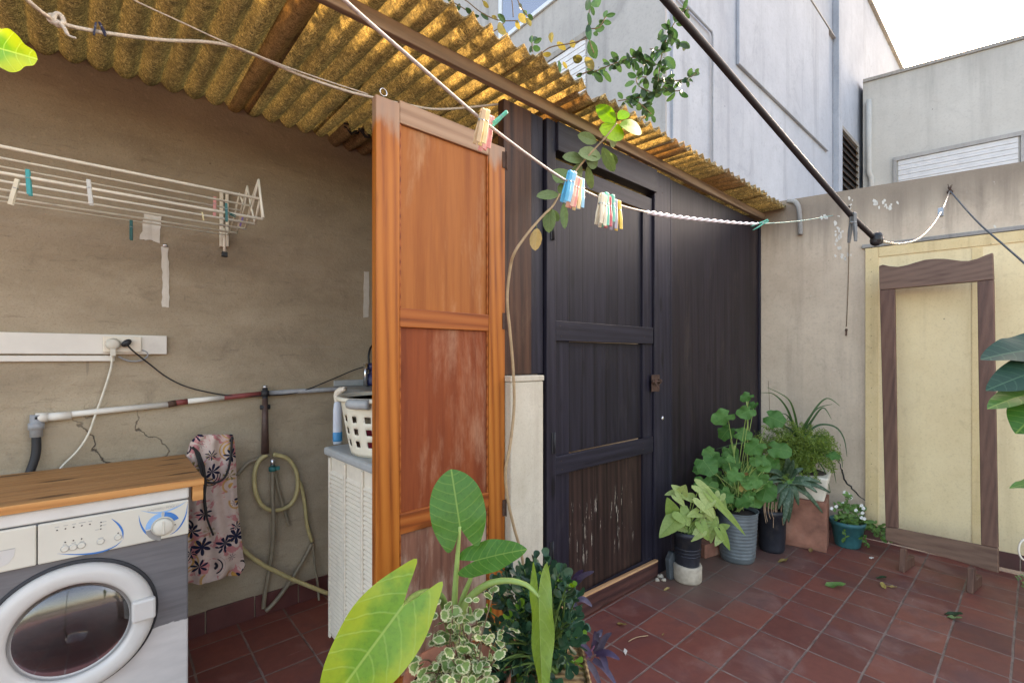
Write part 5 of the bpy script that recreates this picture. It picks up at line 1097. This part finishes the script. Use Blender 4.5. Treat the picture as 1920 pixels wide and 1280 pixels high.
b=stm; b.build('stems',simple('purple_stem',(.2,.07,.12),.5),pu); fo.build('foliage',L['purple'],pu)
# ---------------------------------------------------------------- vine hanging before the black door
vn=thing('hanging_vine','leafy vine arching up the post from the ground to the eave, bright tip','vine',onY(975,1060,1.44))
c2=lambda x,y:(840+x*.2656,160+y*.2656)
YV=1.40
def vy(u,v,o=0): return onY(u,v,YV+o)
spx=[c2(1190,268),c2(1110,370),c2(1020,465),c2(930,570),c2(810,730),c2(740,850),c2(680,910),c2(590,1010),c2(525,1095),c2(470,1180),(957,500),(951,560),(956,620),(962,690),(964,760),(957,830),(948,880),(951,930),(963,985),(978,1040),(984,1090),(984,1150)]
sp3=[vy(u,v,(-.15,-.12,-.08,-.04,-.01,0,0,0,0,0)[i] if i<10 else .03) for i,(u,v) in enumerate(spx)]; sp3[-1].z=max(sp3[-1].z,.0)
P=cr(sp3,6); n=len(P); b=MB(); b.tube(P,[.0032+.003*min(1,i/(n*.4)) for i in range(n)],8); b.build('stem',M['vstem'],vn)
fb,fg,fyl=MB(),MB(),MB()
for m,a_,t_,wd_ in [(fb,(1185,255),(1060,155),75),(fb,(1200,240),(1275,178),72),(fb,(1210,280),(1398,306),62),(fb,(1245,352),(1095,300),78),(fg,(1140,360),(1205,418),48),(fg,(1050,400),(930,350),58),(fg,(1080,500),(943,468),62),(fg,(1090,438),(1172,612),85),(fg,(1130,470),(1192,572),50),(fg,(968,525),(828,497),52),(fg,(985,570),(1012,737),62),(fg,(975,520),(1065,565),74),(fg,(850,600),(770,670),95),(fg,(870,600),(962,645),82),(fg,(782,770),(640,772),50),(fg,(790,770),(800,690),50),(fg,(818,830),(820,1000),50),(fg,(722,862),(708,1034),95),(fg,(745,880),(778,962),52),(fyl,(628,1008),(612,1158),82)]:
    oy=max(-.15,min(0,-(650-a_[1])/400*.15)); a3=vy(*c2(*a_),oy+R.uniform(-.01,.01)); t3=vy(*c2(*t_),oy+R.uniform(-.03,.03)); pxm=(t3-a3).length/math.hypot(a_[0]-t_[0],a_[1]-t_[1]); m.leaf(a3,t3,cam(a3,(-.2,.1,.25)),wd_*pxm,O_OVAL,cen=(0,.45),K=4,fold=.16,droop=.12)
    s=min(P,key=lambda p:(p-a3).length); 
fb.build('sunlit_tip_leaves',L['vineb'],vn); fg.build('foliage',L['vine'],vn); fyl.build('yellow_leaf',L['viney'],vn)  # tip leaves built apart, in the sunlit leaf colour
b=MB()
for m in(fb,fg,fyl):
    pass
for i,a_ in enumerate([(1185,255),(1140,360),(1050,400),(1080,500),(968,525),(985,570),(850,600),(782,770),(818,830),(722,862),(628,1008)]):
    a3=vy(*c2(*a_)); s=min(P,key=lambda p:(p-a3).length)
    if (s-a3).length>.004: b.tube([s,a3],.0016,5)
b.build('leaf_stalks',M['stem'],vn)
# ---------------------------------------------------------------- climbers over the roof
c5=lambda x,y:(820+x*.2708,y*.2708)
def climber(nm,label,stems,leaves,d,rand=0,seed=1,extra=None):
    rr=random.Random(seed); st=MB(); f1=MB(); f2=MB(); allp=[]
    root=None
    for s in stems:
        P=cr([w(*c5(x,y),d+dd_) for x,y,dd_ in s],6); st.tube(P,.0028,6); allp.append(P)
    root=thing(nm,label,'climber',allp[0][0])
    for a_,t_,wd_,yl in leaves:
        dd_=d+rr.uniform(-.06,.06); a3=w(*c5(*a_),dd_); t3=w(*c5(*t_),dd_+rr.uniform(-.03,.03)); k=(t3-a3).length/max(1,math.hypot(a_[0]-t_[0],a_[1]-t_[1]))
        (f2 if yl else f1).leaf(a3,t3,cam(a3,tuple(rv(.45))),wd_*k,O_OVAL,cen=(0,.45),K=3,fold=rr.uniform(.05,.5),droop=.2)
    for P in allp[:rand and 99]:
        L_=sum((P[i+1]-P[i]).length for i in range(len(P)-1)); nl=int(L_*rand)
        for k in range(nl):
            i=rr.randrange(len(P)-1); s=P[i].lerp(P[i+1],rr.random()); dr=V((rr.uniform(-1,1),rr.uniform(-1,1),rr.uniform(-1,.5))).normalized(); ln=rr.uniform(.035,.062); s=s+dr*.008
            f1.leaf(s,s+dr*ln,cam(s,tuple(rv(.7))),ln*rr.uniform(.45,.6),O_OVAL,cen=(0,.45),K=3,fold=rr.uniform(.05,.45),droop=.25)
    st.build('stems',M['twig'],root)
    if f1.v: f1.build('foliage',L['climb'],root)
    if f2.v: f2.build('browning_leaves',L['climby'],root)
climber('roof_climber','sparse climber with browning leaves trailing down before the apartment window',
  [[(60,-60,0),(190,0,0),(300,85,0),(420,140,.02),(560,145,.02)],[(520,-60,0),(555,0,0),(585,60,0),(640,130,0)],[(505,-60,.03),(520,40,.03),(525,120,.03)],[(-40,-60,0),(70,0,0),(150,40,0),(235,95,0)],[(290,-40,.02),(320,20,.02),(340,50,.02)],[(470,150,.02),(420,200,.02),(370,230,.02)]],
  [((70,-5),(112,18),30,0),((155,25),(140,72),34,0),((195,55),(238,98),38,0),((258,100),(285,130),30,0),((300,95),(352,132),30,0),((318,8),(352,56),34,1),((375,112),(415,132),26,1),((418,98),(472,152),44,0),((422,162),(462,232),44,1),((548,140),(565,205),42,1),((560,25),(590,65),34,0),((595,75),(618,102),26,0),((565,95),(605,148),36,1),((628,98),(662,142),32,0),((615,125),(648,172),32,1),((110,30),(85,45),30,0)],2.35,0,3)
climber('hanging_climber','leafy climber shoot hanging straight down before the apartment wall with yellow side twig',
  [[(1062,-80,0),(1058,0,0),(1050,100,0),(1045,200,0),(1055,290,0),(1085,370,0)],[(1045,265,0),(930,300,0),(780,330,.02),(690,400,.02)],[(1050,200,0),(1120,190,0),(1165,120,0),(1195,95,0)],[(660,360,.02),(655,300,.02),(660,250,.02)],[(1085,480,.04),(1020,505,.04),(960,525,.04)]],
  [((1052,0),(1040,58),32,0),((1088,-5),(1112,36),44,0),((1055,40),(1090,106),36,0),((1045,88),(1062,172),34,0),((1042,170),(1050,262),34,0),((1052,280),(1096,404),78,0),((1090,205),(1156,190),50,0),((1120,140),(1150,168),36,0),((1150,152),(1198,162),26,0),((1158,128),(1168,62),34,0),((1168,112),(1230,100),28,0),((1078,232),(1116,238),30,0),((790,300),(785,212),36,1),((828,292),(885,345),40,1),((925,280),(945,325),40,1),((728,372),(792,388),34,1),((938,395),(1002,425),62,1),((1022,398),(1082,472),58,1),((842,420),(852,495),22,0),((868,428),(898,475),26,1),((655,300),(640,238),26,0),((660,290),(682,235),30,0),((668,300),(722,268),34,0),((660,328),(708,345),36,0),((652,318),(645,362),26,0),((672,270),(705,290),24,0),((1000,505),(965,540),34,0)],2.3,0,4)
climber('branching_climber','dense green climber branches reaching over the roof beside the building corner',
  [[(1720,60,-.05),(1660,130,0),(1600,240,0),(1560,350,0),(1540,470,0),(1530,560,0),(1510,650,0)],[(1600,240,0),(1700,310,0)],[(1510,650,0),(1400,600,.0),(1380,540,0),(1450,535,0)],[(1500,660,0),(1370,680,.02),(1250,700,.02)],[(1550,460,0),(1370,400,.0),(1230,440,0),(1080,500,.02)],[(1535,540,0),(1640,560,0),(1740,540,0),(1800,505,0)],[(1370,690,.02),(1430,740,.02),(1480,790,.02)],[(1560,350,0),(1470,340,0)],[(1560,600,0),(1640,630,0),(1690,625,0)]],
  [((1228,428),(1275,500),40,0),((1295,420),(1340,475),40,0),((1312,365),(1330,420),22,0),((1342,420),(1405,488),40,0),((1365,378),(1440,442),42,0),((1430,375),(1490,462),48,0),((1082,502),(1148,568),50,0),((1148,488),(1202,570),38,0),((1700,300),(1742,330),26,0),((1650,310),(1730,308),34,0),((1750,540),(1760,475),30,0),((1755,520),(1825,505),28,0),((1700,565),(1760,545),34,0),((1420,735),(1500,805),70,0),((1640,100),(1735,160),50,0),((1580,395),(1642,470),56,0),((1560,200),(1535,275),44,0),((1605,200),(1640,300),60,0)],2.45,92,5)
# ---------------------------------------------------------------- bright leaf at the left edge
lf=thing('bright_leaf_plant','sunlit yellow green lobed leaf poking in at the upper left edge','plant',(w(-30,95,.62).x,w(-30,95,.62).y,0))
OL=[(0,0),(.55,.05),(.75,.2),(.68,.28),(.95,.4),(1,.52),(.8,.56),(.88,.7),(.7,.8),(.45,.86),(.3,.97),(0,1)]
a3=w(-62,75,.62); t3=w(52,104,.62); b=MB(); b.leaf(a3,t3,cam(a3,(0,0,.1)),.06,smo(OL),cen=(0,.4),K=6,fold=.2,droop=.15,ripple=.03); b.build('leaf',L['alocy'],lf)
g0=w(-120,700,.7); b=MB(); b.tube(cr([V((g0.x,g0.y,0)),V((g0.x,g0.y,.8)),w(-110,200,.64),a3],8),.005,8); b.build('stem',M['stem'],lf)
# ================================================================ pots in the corner
def potthing(nm,label,uv,cat='potted plant',z=0):
    c=onZ(uv[0],uv[1],z); return thing(nm,label,cat,c),c
def foliage(root,mat,leaves,out,d0,name='foliage',cen=(0,0),fold=.15,droop=.15,K=4,tilt=(0,0,.4),jit=.12,aspect=None,rip=0):
    m=MB()
    for q in leaves:
        a_,t_,wd_=q[0],q[1],q[2]; d=d0+(q[3] if len(q)>3 else R.uniform(-.05,.05)); a3=w(*a_,d); t3=w(*t_,d-R.uniform(0,.05)); k=(t3-a3).length/max(1.,math.hypot(a_[0]-t_[0],a_[1]-t_[1]))
        m.leaf(a3,t3,cam(a3,tuple(V(tilt)+rv(jit))),wd_*k,out,cen=cen,K=K,fold=fold,droop=droop,ripple=rip,ph=R.uniform(0,6))
    return m.build(name,L[mat],root)
c8=lambda x,y:(1160+x*.3515,680+y*.3515)       # crop of the corner
# concrete block + arrowhead plant
cb=onZ(1289,1086); rb=.082
b=MB(); n=28
prof=[(0,0),(.074,0),(.08,.01),(.081,.09),(.076,.1),(.062,.1),(.058,.06),(0,.06)]
b.lathe(cb,prof,n); 
for i,p in enumerate(b.v): p+=V((1,1,0))*.004*mnoise.noise(p*22)+V((0,0,.008*mnoise.noise(p*15+V((3,1,0)))*(1 if p.z>.05 else .15)))
b.build('concrete_base',M['concrete'],label='round rough concrete base under the black pot by the shed door',cat='concrete base')
pc=cb+V((0,0,.072))
ap=thing('arrowhead_plant','pale green arrowhead plant in a black pot on the concrete base','potted plant',pc)
b=MB(); b.lathe(pc,[(0,0),(.062,0),(.066,.02),(.079,.19),(.086,.192),(.087,.225),(.08,.225),(.077,.195),(.0,.195)],36)
for z in(.08,.1,.12): b.lathe(pc,[(.0705+(z-.08)*.08,z),(.0735+(z-.08)*.08,z+.004),(.0712+(z-.08)*.08,z+.008)],36)
b.build('pot',M['potb'],ap); b=MB(); b.lathe(pc,[(.077,.196),(0,.205)],20); b.build('soil',M['soil'],ap)
dA=dep(pc); topc=pc+V((0,0,.2))
lv=[((300,840),(215,925),85),((290,800),(262,725),60),((330,800),(385,868),95),((390,720),(325,705),42),((440,735),(525,830),75),((420,800),(365,815),38),((520,740),(705,930),40),((450,870),(515,905),60),((500,850),(490,965),55),((545,900),(600,1005),48),((550,880),(595,860),40),((385,905),(405,850),40),((430,660),(535,725),60),((330,690),(285,650),44),((340,690),(355,655),36),((460,830),(410,845),42),((540,930),(515,975),36),((300,690),(245,700),30),((310,870),(375,900),46)]
for k in range(10):
    a=(R.uniform(280,560),R.uniform(700,900)); q=R.uniform(.6,2.6); lv.append((a,(a[0]+75*math.cos(q),a[1]+75*math.sin(q)),R.uniform(34,56)))
lv=[(c8(*a),c8(*t),x*.3515*1.25) for a,t,x in lv]
foliage(ap,'syn',lv,O_ARROW,dA-.04,tilt=(0,0,.45),fold=.14,droop=.18,jit=.15)
b=MB()
for a,t,x in lv: 
    P=cr([topc+V((R.uniform(-.03,.03),R.uniform(-.03,.03),0)),(topc+w(*a,dA-.04))/2+V((0,0,.03)),w(*a,dA-.04)],5); b.tube(P,.0026,6)
b.build('stems',M['stemp'],ap)
# stone by the wall, small rubble
s0=onZ(1262,1085); b=MB(); b.prism([s0+V((-.03,.0,0)),s0+V((.05,-.015,0)),s0+V((.06,-.01,.10)),s0+V((.045,0,.145)),s0+V((.01,.01,.15)),s0+V((-.025,.012,.11))],V((.012,.035,.0)))
b.build('stone_slab',M['slate'],bevel=.006,label='dark grey stone slab leaning at the foot of the shed door frame',cat='stone')
for i,(u,v,r,lab) in enumerate([(1238,1082,.018,'small pale rubble lump left of the stone slab'),(1232,1088,.013,'smallest rubble crumb nearest the shed door bottom'),(1244,1088,.014,'dusky rubble crumb touching the stone slab')]):
    c=onZ(u,v); b=MB(); b.lathe(c,[(0,0),(r,.0),(r*1.1,r*.5),(r*.7,r),(0,r*1.1)],9)
    for p in b.v: p+=rv(.003)
    b.build('rubble',M['concrete'],label=lab,cat='rubble',group='rubble by the shed door')
p=onZ(1345,1040); b=MB(); b.obox(p+V((-.02,.05,.045)),(.09,-.02,0),(.012,.045,0),(0,0,.045)); b.build('clay_brick',M['terrab'],bevel=.005,label='worn clay brick lying between the black pot and the zinc bucket',cat='brick')
# geranium in zinc bucket
gp,gc=potthing('geranium','tall geranium with round scalloped leaves in a dull zinc bucket',(1382,1046))
b=MB(); pr=[(0,0),(.098,0),(.104,.012)]
z=.03
while z<.3: pr += [(.104+z*.055,z),(.108+z*.055,z+.006),(.104+z*.055,z+.012)]; z+=.022
pr += [(.124,.315),(.128,.322),(.122,.322),(.116,.3),(0,.29)]
b.lathe(gc,pr,40); b.build('bucket',M['zinc'],gp); b=MB(); b.lathe(gc,[(.115,.3),(0,.305)],20); b.build('soil',M['soil'],gp)
dG=dep(gc)
gl=[((690,178),36),((722,220),26),((688,255),50),((568,285),62),((580,360),48),((650,375),48),((735,440),58),((815,290),55),((840,455),62),((460,530),62),((500,475),46),((575,525),62),((590,640),70),((640,680),66),((530,650),52),((595,740),46),((720,700),62),((785,670),62),((660,620),50),((750,515),42),((700,600),44),((820,520),40),((900,600),42),((440,560),40),((1135,490),34),((560,690),52),((490,640),48),((680,740),48),((630,590),46),((760,600),46),((430,640),44),((800,730),40)]
rg_=random.Random(4)
for k in range(26):
    a=rg_.uniform(0,6.28); q=math.sqrt(rg_.random()); gl.append(((650+q*190*math.cos(a),600+q*150*math.sin(a)),rg_.uniform(26,46)))
m=MB(); st=MB(); top=gc+V((0,0,.3))
for k,(q,r) in enumerate(gl):
    u,v=c8(*q); d=dG-.05+R.uniform(-.13,.14); ctr=w(u,v,d); rr_=r*.32*d/F0
    up=(V((0,0,1))+rv(.45)).normalized(); nn=cam(ctr,tuple(V((0,0,.9))+rv(.45)))
    dr=(-RGT*R.uniform(-1,1)+V((0,0,-.5))); dr=(dr-nn*dr.dot(nn)).normalized()
    a3=ctr-dr*rr_*.25; m.leaf(a3,a3+dr*rr_*1.9,nn,rr_*2.15,O_ROUND,cen=(0,.1),K=5,fold=R.uniform(-.25,.2),droop=R.uniform(0,.3),ripple=.1,ph=R.uniform(0,6))
    if k not in (24,):
        bs=top+V((R.uniform(-.05,.05),R.uniform(-.05,.05),R.uniform(0,.15))); st.tube(cr([bs,(bs+a3)/2+V((0,0,.015)),a3],4),.0022,5)
m.build('foliage',L['ger'],gp)
for q in ([c8(690,700),c8(685,480),c8(688,330),c8(682,200)],[c8(640,700),c8(612,560),c8(618,440)],[c8(720,700),c8(690,590),c8(600,600)],[c8(700,690),c8(800,540),c8(850,480)]):
    st.tube(cr([top]+[w(*p,dG) for p in q],5),.005,6)
st.build('stems',M['stemp'],gp)
b=MB()
for k in range(9): 
    p=w(*c8(R.uniform(630,720),R.uniform(575,720)),dG-.09); b.leaf(p,p+rv(.03)+V((0,0,-.02)),cam(p,tuple(rv(.4))),.03,O_OVAL,cen=(0,.45),K=2)
b.build('withered_leaves',L['dry'],gp)
# aloe in dark pot
al,ac=potthing('aloe_plant','spiky dark spotted aloe with hanging roots in a black pot',(1447,1030))
b=MB(); b.lathe(ac,[(0,0),(.07,0),(.078,.02),(.09,.25),(.096,.252),(.097,.285),(.088,.285),(.086,.25),(0,.25)],32); b.build('pot',M['potb'],al)
b=MB(); b.lathe(ac,[(.086,.255),(0,.27)],20); b.build('soil',M['soil'],al)
dL=dep(ac)-.03; cc_=w(*c8(885,630),dL); m=MB()
for t_,wd_ in [((890,480),40),((780,575),46),((755,660),44),((820,720),46),((880,860),58),((905,850),60),((960,760),46),((1060,690),44),((1130,690),40),((1085,640),34),((985,560),38),((1090,800),34),((930,520),36),((850,780),50),((1010,700),36),((800,620),40)]:
    t3=w(*c8(*t_),dL-.1+R.uniform(-.04,.06)); md=(cc_+t3)/2+V((0,0,.03))-FWD*.03; P=cr([cc_,md,t3],6)
    m.strap(P,(lambda ww:(lambda f:ww*.00125*(1-f**1.6)+.002))(wd_*.9),cam(cc_,(0,0,.5)),fold=.55)
fo=m.build('leaves',L['aloe'],al); sm=fo.modifiers.new('thick','SOLIDIFY'); sm.thickness=.006; sm.offset=-1
b=MB()
for k in range(8):
    u,v=c8(R.uniform(775,870),740); p=w(u,v,dL-.05); b.tube(cr([p,p+V((R.uniform(-.015,.015),0,-.06)),p+V((R.uniform(-.03,.03),-.01,-R.uniform(.1,.19)))],5),[.004]*6+[.0025]*5,6)
b.build('aerial_roots',M['root'],al)
# terracotta block + white planter with fern
tq=onZ(1550,1037); tl=onZ(1490,1018); Lb=(tq-tl).length; e2=(tq-EYE); e2.z=0; e2.normalize(); e2=(e2+V((e2.y,-e2.x,0))*.06).normalized(); e1=V((e2.y,-e2.x,0)); 
if e2.dot(FWD)<0: e2=-e2
ht=onP(1552,944,tq,-e2).z
tb=thing('terracotta_block','square terracotta flue block standing behind the aloe carrying the white planter','block',tq)
b=MB(); lo=tq-e1*(Lb+.06); b.prism([lo,tq,tq+e2*.26,lo+e2*.26],(0,0,ht)); b.build('block_body',M['terrab'],tb,bevel=.006)
b=MB(); b.prism([lo+e1*.025-e2*.004+V((0,0,.03)),tq-e1*.025-e2*.004+V((0,0,.03)),tq-e1*.025-e2*.004+V((0,0,ht-.03)),lo+e1*.025-e2*.004+V((0,0,ht-.03))],e2*.0035); b.build('raised_face',M['terrab'],tb,bevel=.002)
wc=(lo+tq)/2+e2*.13+V((0,0,ht))
wf=thing('fern_planter','white planter of feathery asparagus fern and dark strap leaves on the terracotta block','potted plant',wc)
b=MB(); hw=.115; P0=[wc+e1*a*hw+e2*c*hw for a,c in((-1,-1),(1,-1),(1,1),(-1,1))]; P1=[wc+e1*a*(hw+.03)+e2*c*(hw+.03)+V((0,0,.17)) for a,c in((-1,-1),(1,-1),(1,1),(-1,1))]
b.add(P0+P1,[(3,2,1,0),(4,5,6,7),(0,1,5,4),(1,2,6,5),(2,3,7,6),(3,0,4,7)]); b.build('planter',M['wplastic'],wf,bevel=.012)
b=MB(); b.lathe(wc,[(.125,.171),(.1,.18),(0,.19)],16); b.build('soil',M['soil'],wf)
top=wc+V((0,0,.19)); m=MB(); st=MB(); dW=dep(wc)
rr=random.Random(12)
for k in range(480):
    u,v=c8(rr.uniform(620,1180),rr.uniform(290,700)); 
    if ((u-c8(915,490)[0])/95)**2+((v-c8(915,490)[1])/66)**2>1: continue
    T=w(u,v,dW+rr.uniform(-.24,.1)); md=(top+T)/2+V((0,0,.07)); P=cr([top+rv(.05)*V((1,1,0)).length*.5,md,T],5); st.tube(P,.0011,4)
    for i in range(2,len(P)):
        for h in range(5):
            s=P[i]+rv(.012); dr=(rv(1)+V((0,0,-.1))).normalized(); ln=rr.uniform(.012,.028); m.leaf(s,s+dr*ln,cam(s,tuple(rv(.8))),ln*.22,O_POINT,cen=(0,.4),K=1,fold=0,droop=.2)
m.build('fern_foliage',L['fern'],wf); st.build('fern_stems',M['stem'],wf)
m=MB()
for px in ([(960,400),(940,280),(900,190),(790,130)],[(975,400),(1000,320),(1060,245),(1140,220)],[(980,400),(1030,310),(1090,240),(1135,300)],[(985,410),(1060,335),(1150,340),(1200,400),(1218,500)],[(950,400),(930,330),(890,275),(835,275)],[(955,420),(920,360),(860,330),(800,330)],[(1000,430),(1060,390),(1100,400),(1110,440)],[(880,450),(760,430),(640,430),(520,460)],[(1000,470),(1120,480),(1180,495),(1195,560)],[(960,420),(1000,470),(1090,560),(1130,690)],[(900,430),(820,470),(740,560),(710,660)],[(930,420),(870,470),(850,560),(840,650)],[(970,420),(1050,440),(1130,520),(1160,640)],[(950,400),(900,250),(830,170),(760,160)],[(975,400),(1040,260),(1110,190),(1180,230)]):
    P=[top-V((0,0,.0))]+[w(*c8(*q),dW-.03*i) for i,q in enumerate(px)]; m.strap(cr(P,6),lambda f:.016*(1-f**2)+.002,cam(top,(0,0,.4)),fold=.4)
m.build('strap_leaves',L['spider'],wf)
b=MB(); p=w(*c8(800,250),dW+.05); b.tube(cr([w(*c8(805,250),dW+.1),w(*c8(803,180),dW+.1),w(*c8(798,95),dW+.1)],4),.0016,5); b.build('dry_stalk',M['twig'],wf)
# teal pot with white flowers
tp_,tc_=potthing('white_flower_plant','little white flowering plant in a teal pot beside the terracotta block',(1589,1022))
b=MB(); b.lathe(tc_,[(0,0),(.07,0),(.075,.01),(.098,.15),(.106,.152),(.107,.178),(.1,.178),(.096,.15),(0,.145)],32); b.build('pot',M['pott'],tp_)
b=MB(); b.lathe(tc_,[(.095,.152),(0,.16)],18); b.build('soil',M['soil'],tp_)
dT=dep(tc_); top=tc_+V((0,0,.16)); m=MB(); st=MB(); fl=MB()
ends=[(1195,760),(1225,710),(1290,760),(1300,790),(1260,800),(1150,770),(1180,850),(1240,910),(1300,930),(1330,970),(1370,880),(1420,900),(1470,910),(1400,930),(1350,900),(1210,930),(1310,850),(1440,950),(1170,830),(1270,860)]
for q in ends:
    T=w(*c8(*q),dT-R.uniform(0,.14)); P=cr([top+V((R.uniform(-.03,.03),R.uniform(-.03,.03),0)),(top+T)/2+V((0,0,.04)),T],5); st.tube(P,.0016,5)
    for i in range(4,len(P)):
        for h in range(2):
            s=P[i]; dr=(rv(1)+V((0,0,.1))).normalized(); ln=R.uniform(.022,.045); m.leaf(s,s+dr*ln,cam(s,tuple(V((0,0,.5))+rv(.5))),ln*.55,O_OVAL,cen=(0,.45),K=2,fold=.2,droop=.2)
for q in ((1205,690),(1225,700),(1238,720),(1195,750),(1160,765),(1135,775),(1295,760),(1305,775),(1265,785),(1300,800),(1295,825),(1310,830)):
    p=w(*c8(*q),dT-.1)
    for k in range(5): a=k*1.256; dr=RGT*math.cos(a)+V((0,0,math.sin(a))); fl.leaf(p,p+dr*.013,cam(p,tuple(rv(.3))),.012,O_OVAL,cen=(0,.5),K=1,fold=.1,droop=-.1)
m.build('foliage',L['small'],tp_); st.build('stems',M['stem'],tp_); fl.build('white_flowers',L['petal'],tp_)
# wall crack beside it
b=MB(); P=[onW(1570,858),onW(1577,875),onW(1580,885),onW(1586,902),(onW(1598,915)),onW(1612,930),onW(1628,943)]
Q=[]; 
for i in range(len(P)-1):
    for k in range(4): Q.append(P[i].lerp(P[i+1],k/4)+V((0,R.uniform(-.006,.006),R.uniform(-.006,.006))))
Q.append(P[-1]); b.tube(Q,[.002+.004*math.sin(PI*i/(len(Q)-1)) for i in range(len(Q))],5); b.build('wall_crack',M['tar'],bpy.data.objects['courtyard_wall'])
# right edge plants
g=V((onZ(2075,1150).x,onZ(2075,1150).y,0)); 
be=thing('broad_leaf_plant','broad dark leaved plant leaning in at the right edge before the yellow panel','potted plant',g)
b=MB(); b.lathe(g,[(0,0),(.09,0),(.12,.25),(.128,.25),(.128,.28),(.12,.28),(.115,.25),(0,.25)],30); b.build('pot',M['terra'],be)
b=MB(); b.lathe(g,[(.115,.255),(0,.265)],20); b.build('soil',M['soil'],be)
st=MB()
for at,tip,wd_,mat,nt in [((1975,655,1.75),(1866,648,1.66),.16,'bigdark',(0,0,.55)),((1965,690,1.7),(1872,712,1.62),.14,'bigdark',(0,0,.3)),((1960,735,1.7),(1868,738,1.6),.12,'aloc',(0,0,.8)),((1960,760,1.65),(1912,800,1.6),.16,'aloc',(.2,0,.2)),((1955,905,1.75),(1902,901,1.7),.05,'aloc',(0,0,1.)),((1980,720,1.7),(1880,725,1.68),.1,'bigdark',(0,0,.9))]:
    a3,t3=w(*at),w(*tip); m=MB(); m.leaf(a3,t3,cam(a3,nt),wd_,smo(O_HEART),K=7,fold=.15,droop=.2,ripple=.03,ph=R.uniform(0,6)); m.build('leaf',L[mat],be); st.tube(cr([g+V((0,0,.26)),(g+a3)/2+V((.05,-.05,.15)),a3],7),.006,8)
st.build('petioles',M['stem'],be)
ff=onZ(1985,1165); fe=thing('small_fern','bright green fern fronds at the lower right edge by the wall foot','potted plant',(ff.x,ff.y,0))
b=MB(); b.lathe(V((ff.x,ff.y,0)),[(0,0),(.06,0),(.075,.11),(.08,.11),(.08,.125),(.072,.125),(.07,.11),(0,.11)],24); b.build('pot',M['terra'],fe)
m=MB(); dF=dep(ff)
for k in range(13):
    u,v=1905+R.uniform(-2,70),1075+R.uniform(0,75); B=V((ff.x,ff.y,.12)); T=w(u,v,dF-R.uniform(0,.15)); P=cr([B,(B+T)/2+V((0,0,.06)),T],7)
    for i in range(3,len(P)-1):
        ax=(P[i+1]-P[i]).normalized(); sd_=ax.cross(cam(P[i])).normalized()
        for h in(1,-1): ln=.026*(1-.6*i/len(P)); s=P[i]; m.leaf(s,s+(sd_*h+ax*.5).normalized()*ln,cam(s,(0,0,.5)),ln*.5,O_POINT,cen=(0,.4),K=2,fold=.1)
m.build('fronds',L['small'],fe)
c=w(1923,1030,2.3); b=MB(); b.tube([c+RGT*(math.cos(a)*.034)+V((0,0,math.sin(a)*.052)) for a in [k*PI/14 for k in range(28)]],.0045,8,closed=True); b.build('cable_loop',M['wplastic'],label='loop of pale cable at the right edge above the wall foot',cat='cable')
# fallen leaves on the tiles
for i,(u,v,a,ln,mat,out,lab) in enumerate([(1566,1096,-.3,.105,'small',O_POINT,'green fallen leaf lying on the tiles before the terracotta block'),(1653,1081,-.2,.06,'climb',O_OVAL,'dark green fallen leaf nearest the left foot of the frame'),(1656,1096,1.2,.055,'dry',O_OVAL,'brown curled fallen leaf just below the dark green one'),(1672,1098,-.9,.05,'viney',O_OVAL,'yellow fallen leaf on the tiles by the wooden frame'),
   (1788,1150,-.4,.075,'climb',O_OVAL,'green fallen leaf alone on the tiles below the frame'),(1790,1156,-.6,.06,'vine',O_POINT,'pale leaf tucked under the lone green leaf'),(1166,1168,-.7,.055,'dry',O_POINT,'brown dry leaf on the tiles beside the kickboard'),(1250,1102,.4,.04,'viney',O_OVAL,'small yellow brown leaf by the concrete base'),(1243,1186,.8,.02,'dry',O_OVAL,'tiny brown leaf scrap on a grout line of the near tiles'),(1469,1050,.2,.08,'dry',O_POINT,'dark dry leaf below the aloe pot'),(1520,1030,.9,.05,'dry',O_OVAL,'dry leaf at the foot of the terracotta block')]):
    p=onZ(u,v,.012); dr=V((math.cos(a+A0-1.57),math.sin(a+A0-1.57),0)); m=MB(); m.leaf(p-dr*ln/2,p+dr*ln/2,(rv(.15)+V((0,0,1))),ln*.5,out,cen=(0,.45),K=4,fold=.35,droop=-.25,ripple=.08,ph=i)
    zm=min(q.z for q in m.v)
    for q in m.v: q.z+= .003-zm
    m.build('fallen_leaf',L[mat],label=lab,cat='leaf',group='fallen leaves on the tiles')
p=onZ(1173,1228,.004); b=MB(); b.prism([p,p+V((.03,.012,0)),p+V((.035,.03,0)),p+V((.012,.02,0))],(0,0,.004)); b.build('paint_chip',M['patch'],label='pale chip of filler on a tile joint near the purple plant',cat='chip')
p=onZ(1633,1047,.004); b=MB(); b.prism([p,p+V((.03,-.01,0)),p+V((.034,.004,0)),p+V((.006,.012,0))],(0,0,.004)); b.build('paint_chip',M['patch'],label='white paint chip on the tiles behind the frame foot',cat='chip')
# leaf litter and straw along the wall foot
b=MB(); p=onZ(1178,1202,.006); b.tube(cr([p,p+V((.05,-.01,.004)),p+V((.11,-.035,0))],5),.0022,5); b.build('straw',M['vstem'],label='thin pale straw lying across the near left tiles',cat='straw')
